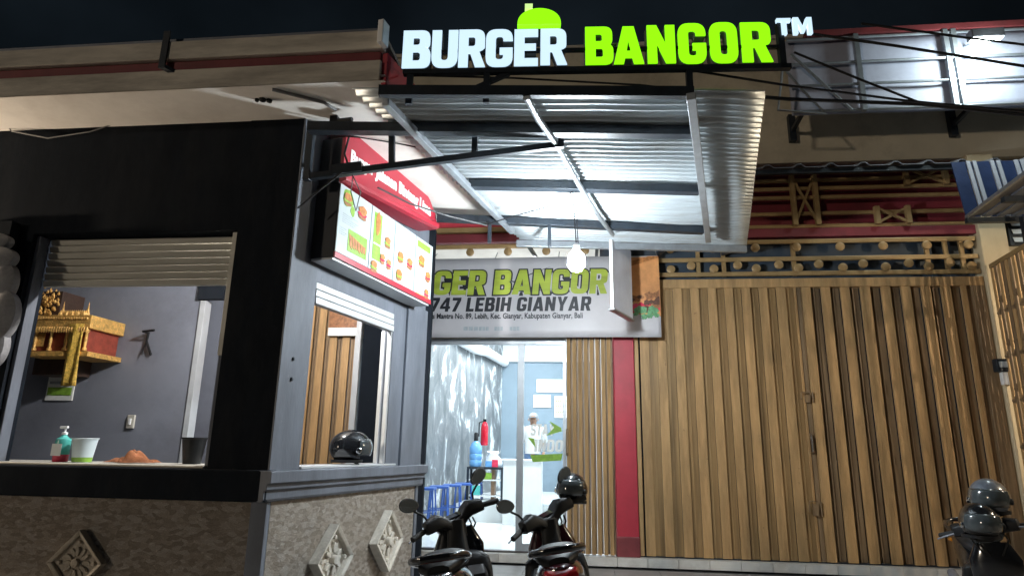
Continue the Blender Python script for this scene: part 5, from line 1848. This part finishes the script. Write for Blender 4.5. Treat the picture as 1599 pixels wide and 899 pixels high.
MB().bar(p0, q2, 0.04).build('edge_bar', galvbar, aw)
xq = at(1597, 360, 9.0).x
MB().box(xq, xq + 0.08, 8.95, 9.03, 0.0, zB - 0.08).build('post', steelblk, aw)

# side folding gate with rod joints
g0 = at(1548, 416, 9.70)
g1 = az(1599, 386, g0.z)
gdv = (g1 - g0)
gdv.normalize()
sg = thing('lattice_gate', 'brown lattice gate of close vertical rods standing at the right edge', 'gate', (g0.x, g0.y, 0.1))
m_, m2 = MB(), MB()
for i in range(26):
    p = g0 + gdv * (0.02 + 0.105 * i)
    MBx = m_ if i % 2 == 0 else m2
    MBx.box(p.x - 0.018, p.x + 0.018, p.y - 0.03, p.y + 0.03, 0.05, g0.z - 0.02)
m_.build('rods', gold, sg, bevel=0.006)
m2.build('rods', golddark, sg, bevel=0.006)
for k in range(6):
  m_ = MB()
  for i in range(25):
    p, q = g0 + gdv * (0.02 + 0.105 * i), g0 + gdv * (0.125 + 0.105 * i)
    if True:
        z = 0.5 + k * 0.62 + 0.16 * (i % 2)
        if z < g0.z - 0.1:
            m_.bar((p.x, p.y, z), (q.x, q.y, z + 0.09), 0.03)
            m_.lathe([(0, -.03), (.035, -.03), (.035, .03), (0, .03)], (p.x, p.y - 0.02, z), 8, fr=lambda v: Vector((v.x, v.z, v.y)))
  if m_.v:
    m_.build('joint_row', golddark, sg)
MB().bar(g0 + Vector((0, 0, 0)), g0 + gdv * 2.8, 0.06).build('top_rail', goldrail, sg)
# meter box
p = at(1561, 572, F - 0.13)
me_ = thing('meter_box', 'small dark electric meter on a white box fixed to the cream pillar', 'meter', (p.x, F - 0.13, p.z - 0.2))
MB().box(p.x - 0.09, p.x + 0.09, F - 0.22, F - 0.121, p.z - 0.08, p.z + 0.10).build('meter', steelblk, me_, bevel=0.01)
MB().box(p.x - 0.055, p.x + 0.055, F - 0.226, F - 0.2205, p.z - 0.02, p.z + 0.06).build('dial', greyp, me_)
MB().box(p.x - 0.02, p.x + 0.10, F - 0.19, F - 0.121, p.z - 0.26, p.z - 0.085).build('box', whitep, me_, bevel=0.008)
# louvre window
a, b = at(1566, 333, F + 0.09), at(1610, 384, F + 0.09)
lv = thing('louvre_window', 'small louvre window with pale glass slats beside the cream pillar under the awning', 'window', (a.x, F + 0.09, b.z))
MB().box(a.x, b.x + 0.3, F + 0.04, F + 0.095, b.z, a.z).build('backing', navy, lv)
for k in range(4):
    z = b.z + (a.z - b.z) * (0.08 + 0.24 * k)
    MB().hexa([(a.x + 0.04, F + 0.0, z), (b.x + 0.28, F + 0.0, z), (b.x + 0.28, F + 0.03, z + 0.08), (a.x + 0.04, F + 0.03, z + 0.08),
               (a.x + 0.04, F + 0.008, z), (b.x + 0.28, F + 0.008, z), (b.x + 0.28, F + 0.038, z + 0.08), (a.x + 0.04, F + 0.038, z + 0.08)]).build('louvre', palewall, lv)

# ================================================================== HANGING BULB
hk = az(893, 300, ZP - 0.05)
lp = at(900, 408, hk.y)
hb_ = thing('hanging_bulb', 'bright white bulb hanging on wires under the canopy', 'bulb', (lp.x, lp.y, lp.z))
MB().lathe([(0, -.115), (.05, -.10), (.085, -.05), (.09, 0), (.08, .06), (.05, .10), (.03, .11), (0, .11)], lp, 24).build('bulb', bulbm, hb_, smooth=True)
MB().lathe([(.0, .111), (.034, .111), (.034, .17), (.02, .19), (0, .19)], lp, 16).build('socket', whitep, hb_, smooth=True)
m_ = MB()
m_.tube([lp + Vector((0, 0, .19)), (hk.x + 0.01, hk.y, hk.z)], 0.007, 6)
m_.tube([lp + Vector((0.02, 0, .17)), (hk.x + 0.04, hk.y, hk.z)], 0.006, 6)
m_.build('cord', cablem, hb_)


# ================================================================== CABLES
def cable(pts, r, label, mat=cablem, sag=0.0):
    P = []
    for k in range(len(pts) - 1):
        a, b = Vector(pts[k]), Vector(pts[k + 1])
        for q in range(8):
            t = q / 8
            P.append(a.lerp(b, t) - Vector((0, 0, sag * 4 * t * (1 - t))))
    P.append(Vector(pts[-1]))
    m = MB().tube(P, r, 6)
    return solo('cable', m, mat, label, 'cable', smooth=True)


cable([at(1040, 104, 4.75), at(1225, 133, 4.9), at(1420, 158, 5.0), at(1640, 178, 5.1)], 0.010, 'black cable sloping right from the green letters across the beige wall')
cable([at(1150, 148, 5.2), at(1230, 155, 5.2), at(1440, 163, 5.2), at(1640, 184, 5.2)], 0.016, 'thick black cable running right from the corner of the canopy')
cable([at(1222, 47, 4.8), at(1400, 72, 5.0), at(1640, 110, 5.2)], 0.012, 'black cable running right from beside the TM letters over the billboard')
cable([at(1345, 37, 6.0), at(1500, 58, 6.0), at(1640, 75, 6.0)], 0.012, 'topmost black cable crossing in front of the flood lamp')
cable([at(1240, 82, 6.5), at(1345, 125, 6.6), at(1440, 162, 6.8)], 0.013, 'short black cable slanting down across the left billboard panels')
cable([at(640, 118, 4.7), at(800, 122, 4.7), at(1000, 133, 4.7), at(1080, 142, 4.8)], 0.008, 'thin cable slack along the gap between sign frame and canopy')
cable([at(-5, 176, 4.9), at(18, 205, 4.97), at(75, 216, 4.98), at(140, 206, 4.98), at(190, 190, 4.98)], 0.006, 'thin grey cable sagging below the cream soffit at far left', cablew)
cable([hk, az(858, 322, ZP - 0.12), az(800, 338, ZP - 0.1), az(755, 352, ZP - 0.12)], 0.007, 'slack black wire from the bulb hook towards the left rafter')
cable([at(545, 212, 5.3), at(620, 224, 5.5), at(700, 240, 5.6), at(760, 236, 5.6), at(870, 215, 5.5)], 0.007, 'thin wire hanging along the bracket frame in front of the red header')
cable([at(590, 293, 5.15), at(640, 318, 5.5), at(700, 337, 5.9), at(760, 352, 6.5)], 0.008, 'black wire crossing the lower part of the red arched header')
cable([at(465, 325, 4.97), at(500, 296, 4.95), at(535, 268, 4.95)], 0.008, 'short black wire from the booth pillar up to the bracket frame')
cable([at(548, 268, 5.05), at(563, 300, 5.0), at(556, 330, 5.0), at(548, 300, 5.02), at(552, 270, 5.05)], 0.005, 'looped pale wire dangling over the first menu panel', cablew)
cable([at(545, 214, 5.15), at(538, 240, 5.1), at(545, 262, 5.08)], 0.010, 'bundle of black wire at the left end of the red header')
p = at(525, 178, 5.0)
m_ = MB().box(p.x - 0.035, p.x + 0.035, 4.95, 5.03, ZS - 0.10, ZS - 0.004)
m_.tube([(p.x + 0.03, 4.97, ZS - 0.05), (p.x + 0.18, 4.93, ZS - 0.06)], 0.02, 8)
solo('camera_mount', m_, blackmatt, 'small black bracket fixed under the white soffit above the booth pillar', 'bracket')
p = az(410, 156, ZS - 0.01)
m_ = MB()
for (dx, dy, r) in ((0, 0, .03), (.05, .02, .025), (-.05, .0, .018)):
    m_.lathe([(0, 0), (r, 0), (r * .9, -.02), (0, -.03)], p + Vector((dx, dy, 0.008)), 10)
solo('ceiling_fitting', m_, blackmatt, 'small dark fitting left on the lit white soffit', 'fitting')
c1, c2, c3 = az(425, 140, ZS - 0.012), az(505, 160, ZS - 0.012), az(525, 172, ZS - 0.012)
cable([c1, c2, c3], 0.014, 'grey conduit across the lit soffit leading to the black bracket', cablew)


# ================================================================== HELMETS
def helmet(label, loc, rz, s, shell, tilt=0.0, open_face=True):
    t = thing('helmet', label, 'helmet', (0, 0, 0))
    m = MB()
    N, Mv = 28, 16
    rs = []
    for j in range(Mv + 1):
        th = PI * 0.72 * j / Mv + 0.02
        ring = []
        for k in range(N):
            ph = 2 * PI * k / N
            x, y, z = 0.125 * math.sin(th) * math.cos(ph), 0.155 * math.sin(th) * math.sin(ph), 0.135 * math.cos(th)
            if z < -0.02:
                x *= 1 - 0.5 * (-0.02 - z)
                y *= 1 - 0.6 * (-0.02 - z)
            if y > 0.06 and z < 0.02:                 # face opening: pull the shell back
                y = 0.06 + (y - 0.06) * max(0.1, 1 - (0.02 - z) * 12)
            ring.append((x, y, z + 0.12))
        rs.append(ring)
    m.rings(rs).build('shell', shell, t, smooth=True, off=Vector(), angle=60)
    v = MB()
    rs = []
    for j in range(7):
        th = R(62 + 52 * j / 6)
        rs.append([(0.134 * math.sin(th) * math.cos(ph), 0.168 * math.sin(th) * math.sin(ph), 0.12 + 0.14 * math.cos(th)) for ph in [R(18 + 144 * k / 16) for k in range(17)]])
    i = len(v.v)
    for r in rs:
        v.v += [Vector(q) for q in r]
    for a in range(6):
        for k in range(16):
            v.f.append((a * 17 + k, a * 17 + k + 1, a * 17 + k + 18, a * 17 + k + 17))
            v.mi.append(0)
    vo = v.build('visor', visorm, t, smooth=True, off=Vector())
    vo.modifiers.new('thick', 'SOLIDIFY').thickness = 0.004
    for s_ in (-1, 1):
        MB().lathe([(0, 0), (.022, 0), (.022, .012), (.014, .018), (0, .018)], (0.122 * s_, 0.045, 0.10), 14, fr=lambda q: Vector((q.z * s_, q.x, q.y))).build('pivot', chrome if s_ > 0 else blackmatt, t, smooth=True, off=Vector())
    MB().lathe([(.104, 0.0), (.116, 0.0), (.118, .022), (.106, .022), (.104, 0)], (0, -0.02, 0.012), 24).build('rim', blackmatt, t, smooth=True, off=Vector())
    st_ = MB().tube([(0.09, 0.03, 0.02), (0.06, 0.06, -0.004), (-0.03, 0.07, 0.0), (-0.09, 0.03, 0.02)], 0.008, 6)
    st_.build('strap', rubber, t, off=Vector())
    t.location = loc
    t.scale = (s, s, s)
    t.rotation_euler = (tilt, 0, rz)
    return t


tz, _z = side_hit(545, 727, -0.10)
hp_ = Vector(sd(tz, -0.10, 1.426))
helmet('black helmet with raised smoke visor resting on the booth side sill', hp_, R(-62), 1.30, blackgloss)


# ================================================================== SCOOTERS
def scooter(label, loc, heading, lean, steer, paint, scale=1.1, group='scooters parked in front of the shop', up=0.05, down=0.08, mirrors=True):
    t = thing('motor_scooter', label, 'scooter', (0, 0, 0), group)

    def part(mb, name, mat, par=None, sm=True, ang=40, bev=0.0):
        if name in ('body', 'seat', 'grab_rail', 'tail_light', 'rear_fender', 'number_plate'):
            mb.tf(lambda p: (p.x, p.y, p.z + up * min(1, max(0, (0.6 - p.y) / 0.6))))
        if name in ('handlebar_cowl', 'headlight', 'dashboard', 'grip', 'brake_lever', 'mirror', 'mirror_shell', 'mirror_glass'):
            mb.tf(lambda p: (p.x, p.y, p.z - down))
        return mb.build(name, mat, par or t, smooth=sm, off=Vector(), angle=ang, bevel=bev)

    def wheel(y, st=None):
        m = MB()
        rs = []
        for k in range(36):
            a = 2 * PI * k / 36
            ring = []
            for q in range(10):
                b = 2 * PI * q / 10
                rr = 0.215 + 0.05 * math.cos(b)
                ring.append(Vector((0.048 * math.sin(b), y + rr * math.cos(a), 0.265 + rr * math.sin(a))))
            rs.append(ring)
        m.rings(rs, closed=True)
        r_ = MB()
        for k in range(5):
            a = 2 * PI * k / 5
            r_.bar((0, y + 0.03 * math.cos(a), 0.265 + 0.03 * math.sin(a)), (0, y + 0.18 * math.cos(a), 0.265 + 0.18 * math.sin(a)), 0.03)
        r_.lathe([(0, -.05), (.045, -.05), (.045, .05), (0, .05)], (0, y, 0.265), 14, fr=lambda p: Vector((p.z, p.x, p.y)))
        rs = []
        for k in range(30):
            a = 2 * PI * k / 30
            rs.append([Vector((dx_, y + rr * math.cos(a), 0.265 + rr * math.sin(a))) for dx_, rr in ((-.03, .165), (.03, .165), (.03, .185), (-.03, .185))])
        r_.rings(rs, closed=True)
        if st:
            m.tf(st)
            r_.tf(st)
        wh = part(m, 'wheel', rubber)
        part(r_, 'rim', duskm, wh)

    AX = Vector((0, 1.16, 0.95))
    axis = Vector((0, -0.42, 0.9)).normalized()
    Rm = Matrix.Rotation(steer, 3, axis)

    def st(p):
        return AX + Rm @ (Vector(p) - AX)
    wheel(0.0)
    wheel(1.28, st)
    body = MB().loft([((0, -.36, .76), .035, .03), ((0, -.32, .74), .085, .06), ((0, -.15, .70), .13, .10), ((0, .10, .64), .155, .14), ((0, .35, .56), .16, .17), ((0, .52, .48), .15, .18), ((0, .62, .40), .13, .13)], n=24, e=2.5)
    part(body, 'body', paint)
    seat = MB().loft([((0, -.30, .80), .06, .03), ((0, -.24, .815), .115, .045), ((0, -.05, .82), .135, .055), ((0, .12, .80), .14, .06), ((0, .24, .775), .135, .05), ((0, .42, .77), .125, .05), ((0, .56, .755), .09, .05), ((0, .60, .74), .05, .03)], n=24, e=2.4)
    part(seat, 'seat', blackmatt)
    rail = MB().tube([(.12, .02, .80), (.155, -.12, .835), (.14, -.28, .865), (.07, -.38, .88), (-.07, -.38, .88), (-.14, -.28, .865), (-.155, -.12, .835), (-.12, .02, .80)], 0.022, 10)
    part(rail, 'grab_rail', blackgloss)
    tl = MB().loft([((0, -.40, .735), .03, .012), ((0, -.37, .74), .095, .03), ((0, -.31, .745), .105, .038)], n=18)
    part(tl, 'tail_light', redlens)
    part(MB().loft([((0, -.48, .46), .06, .005), ((0, -.36, .55), .075, .01), ((0, -.20, .60), .07, .02)], n=12), 'rear_fender', blackmatt)
    part(MB().box(-.085, .085, -.45, -.44, .47, .57), 'number_plate', blackmatt, sm=False)
    part(MB().loft([((0, .55, .30), .14, .05), ((0, .75, .285), .165, .035), ((0, .98, .30), .16, .04)], n=18, e=4), 'floorboard', blackmatt)
    ls = MB().loft([((0, .98, .27), .20, .05), ((0, 1.0, .42), .235, .06), ((0, 1.03, .58), .24, .07), ((0, 1.05, .66), .225, .075), ((0, 1.065, .70), .17, .07), ((0, 1.07, .715), .10, .06)], axis='z', n=32, e=5)
    ls.loft([((0, 1.07, .66), .10, .075), ((0, 1.09, .74), .080, .07), ((0, 1.12, .84), .070, .06), ((0, 1.135, .94), .072, .06)], axis='z', n=20, e=3.4)
    for s_ in (-1, 1):
        ls.loft([((.13 * s_, .97, .44), .07, .03), ((.13 * s_, .925, .50), .085, .045), ((.125 * s_, .93, .58), .08, .045), ((.12 * s_, .97, .63), .06, .03)], axis='z', n=16, e=5)
    part(ls, 'leg_shield', blackmatt)
    fcw = MB().loft([((0, 1.14, .40), .11, .04), ((0, 1.18, .56), .18, .06), ((0, 1.20, .74), .19, .06), ((0, 1.19, .88), .12, .05)], axis='z', n=20, e=2.6)
    part(fcw, 'front_cowl', paint)
    fk = MB()
    for s_ in (-1, 1):
        fk.tube([(.07 * s_, 1.18, .55), (.075 * s_, 1.28, .265)], 0.022, 8)
    part(fk.tf(st), 'fork', duskm)
    ff = MB().loft([((0, 1.02, .42), .03, .01), ((0, 1.12, .53), .07, .02), ((0, 1.28, .57), .075, .02), ((0, 1.42, .52), .07, .02), ((0, 1.52, .40), .03, .01)], n=14)
    part(ff.tf(st), 'front_fender', paint)
    # steering head: V shaped cowl, grips, levers, mirrors
    hc = MB().loft([((-.245, 1.115, 1.062), .030, .026), ((-.235, 1.118, 1.064), .055, .046), ((-.14, 1.13, 1.075), .072, .058), ((-.10, 1.14, 1.058), .070, .052), ((-.05, 1.15, 1.015), .066, .046), ((0, 1.155, 1.0), .07, .05),
                    ((.05, 1.15, 1.015), .066, .046), ((.10, 1.14, 1.058), .070, .052), ((.14, 1.13, 1.075), .072, .058), ((.235, 1.118, 1.064), .055, .046), ((.245, 1.115, 1.062), .030, .026)], axis='x', n=24, e=4)
    hc.loft([((0, 1.13, .90), .055, .05), ((0, 1.14, .98), .075, .06), ((0, 1.15, 1.03), .09, .07)], axis='z', n=16)
    part(hc.tf(st), 'handlebar_cowl', blackmatt)
    hl = MB().loft([((0, 1.20, 1.02), .13, .055), ((0, 1.25, 1.00), .12, .045), ((0, 1.28, .985), .06, .02)], n=18)
    part(hl.tf(st), 'headlight', visorm)
    dash = MB().loft([((0, 1.10, 1.052), .075, .012), ((0, 1.16, 1.07), .085, .014)], n=16)
    part(dash.tf(st), 'dashboard', blackgloss)
    for s_ in (-1, 1):
        gp = MB().tube([(.235 * s_, 1.12, 1.055), (.26 * s_, 1.112, 1.053), (.37 * s_, 1.075, 1.04), (.375 * s_, 1.073, 1.04)], [.016, .021, .021, .014], 12)
        part(gp.tf(st), 'grip', rubber)
        lv_ = MB().tube([(.22 * s_, 1.15, 1.05), (.27 * s_, 1.17, 1.045), (.385 * s_, 1.13, 1.02)], [.011, .009, .006], 8)
        part(lv_.tf(st), 'brake_lever', duskm)
        if not mirrors:
            continue
        ms = MB().tube([(.19 * s_, 1.13, 1.09), (.215 * s_, 1.15, 1.16), (.26 * s_, 1.14, 1.20), (.285 * s_, 1.13, 1.225)], 0.009, 8)
        mo = part(ms.tf(st), 'mirror', blackmatt)
        hd = MB()
        c = Vector((.30 * s_, 1.125, 1.265))
        u1, u2 = Vector((.92 * s_, 0, .38)), Vector((-.35 * s_, -.10, .92)).normalized()
        nrm = Vector((0.1 * s_, -1, 0.05)).normalized()
        rs = []
        for dd, k in ((.004, .90), (.0, 1.0), (-.014, .98), (-.032, .7), (-.04, .3)):
            rs.append([c + u1 * (.078 * k * math.cos(a)) + u2 * (.052 * k * math.sin(a) * (1 + .12 * math.cos(a))) + nrm * dd for a in [2 * PI * q / 20 for q in range(20)]])
        hd.rings(rs)
        part(hd.tf(st), 'mirror_shell', blackmatt, mo)
        gl = MB()
        rs = [[c + u1 * (.072 * k * math.cos(a)) + u2 * (.047 * k * math.sin(a) * (1 + .12 * math.cos(a))) + nrm * dd for a in [2 * PI * q / 20 for q in range(20)]] for dd, k in ((.0045, 1.0), (.006, .98))]
        gl.rings(rs)
        part(gl.tf(st), 'mirror_glass', mirrorm, mo)
    cb = MB()
    for x0_, x1_ in ((-.10, -.05), (.10, .04), (.13, .07)):
        cb.tube([(x0_, 1.20, 1.03 - down), (x0_ * 1.1, 1.27, .98 - down), (x1_, 1.25, .86 - down), (x1_, 1.19, .74)], 0.007, 6)
    part(cb, 'control_cable', rubber)
    for s_ in (-1, 1):
        part(MB().loft([((.10 * s_, -.36, .735), .03, .018), ((.11 * s_, -.33, .74), .035, .024), ((.115 * s_, -.27, .74), .02, .015)], n=12), 'turn_signal', amberm)
    part(MB().box(-.10, .10, 1.014, 1.02, .60, .605), 'glovebox_seam', rubber, sm=False)
    part(MB().loft([((0, 1.02, .50), .012, .012), ((0, .95, .50), .016, .016), ((0, .93, .50), .012, .012)], n=12), 'bag_hook', duskm)
    part(MB().tube([(.13, .10, .32), (.15, -.15, .33), (.16, -.42, .40)], [.035, .05, .045], 12), 'exhaust', duskm)
    part(MB().tube([(-.12, .45, .22), (-.26, .35, .03)], 0.013, 8), 'side_stand', duskm)
    t.scale = (scale,) * 3
    t.location = loc
    t.rotation_mode = 'ZXY'
    t.rotation_euler = Matrix.Rotation(heading, 3, 'Z').to_4x4().to_3x3().__matmul__(Matrix.Rotation(lean, 3, 'Y')).to_euler('ZXY')
    return t


SC1 = scooter('black scooter with both mirrors up parked beside the stone booth side', (-0.74, 4.26, 0.03), R(7), R(-9), R(30), blackgloss, 1.08, up=0.02, down=0.10)
SC2 = scooter('dark maroon scooter with a helmet on its front parked before the glass door', (-0.02, 4.52, 0.03), R(5), R(-10), R(34), darkred, 1.08, up=0.05, down=0.09)
p3 = at(1552, 850, 6.2)
SC3 = scooter('black scooter carrying a grey helmet by the right end of the gold gate', (p3.x + 0.42, 7.25, 0.03), R(160), R(4), R(-20), blackgloss, 1.0, mirrors=False)
p = at(893, 786, 6.0)
helmet('black helmet perched on the front of the maroon scooter', (p.x, 5.95, p.z), R(160), 1.05, blackgloss, tilt=R(8))
p = at(1548, 800, 6.25)
helmet('grey helmet on the seat of the scooter at the right edge', (p.x, 6.25, p.z - 0.02), R(150), 1.2, helmgrey)
p = at(1533, 838, 6.05)
helmet('black helmet hanging below the grey helmet on the right scooter', (p.x, 6.05, p.z - 0.02), R(170), 1.15, blackgloss)

# ================================================================== assumed lamps, added just outside the frame
for nm, lab, loc, pw, colr in (('assumed_neighbour_bulb', 'assumed unseen warm bulb with an added hood under the striped awning of the neighbour', (7.8, 5.8, 4.1), 4600, (1.0, 0.82, 0.58)),  # unseen lamp, assumed from the raking light on the gate
                               ('assumed_eave_bulb', 'assumed unseen warm bulb added under the far left end of the cream eave', (-7.6, 4.55, 3.2), 3200, (1.0, 0.82, 0.62))):  # unseen lamp, added to light the soffit and the rolled shutter
    b_ = thing(nm, lab, 'bulb', loc)
    MB().lathe([(0, -.07), (.04, -.055), (.055, -.01), (.05, .03), (.02, .07), (0, .07)], loc, 12).build('bulb', emis(nm + '_light', colr, pw), b_, smooth=True)
    MB().lathe([(0, .071), (.03, .071), (.03, .14), (0, .14)], loc, 10).build('socket', blackmatt, b_)
    MB().tube([(loc[0], loc[1], loc[2] + .14), (loc[0], loc[1], loc[2] + 0.9)], 0.01, 6).build('cord', cablem, b_)
    if nm == 'assumed_neighbour_bulb':
        MB().lathe([(.032, .15), (.26, .03), (.265, .03), (.036, .158)], loc, 24).build('added_hood', steelblk, b_, smooth=True)  # hood added to keep the bulb's light off the trellis
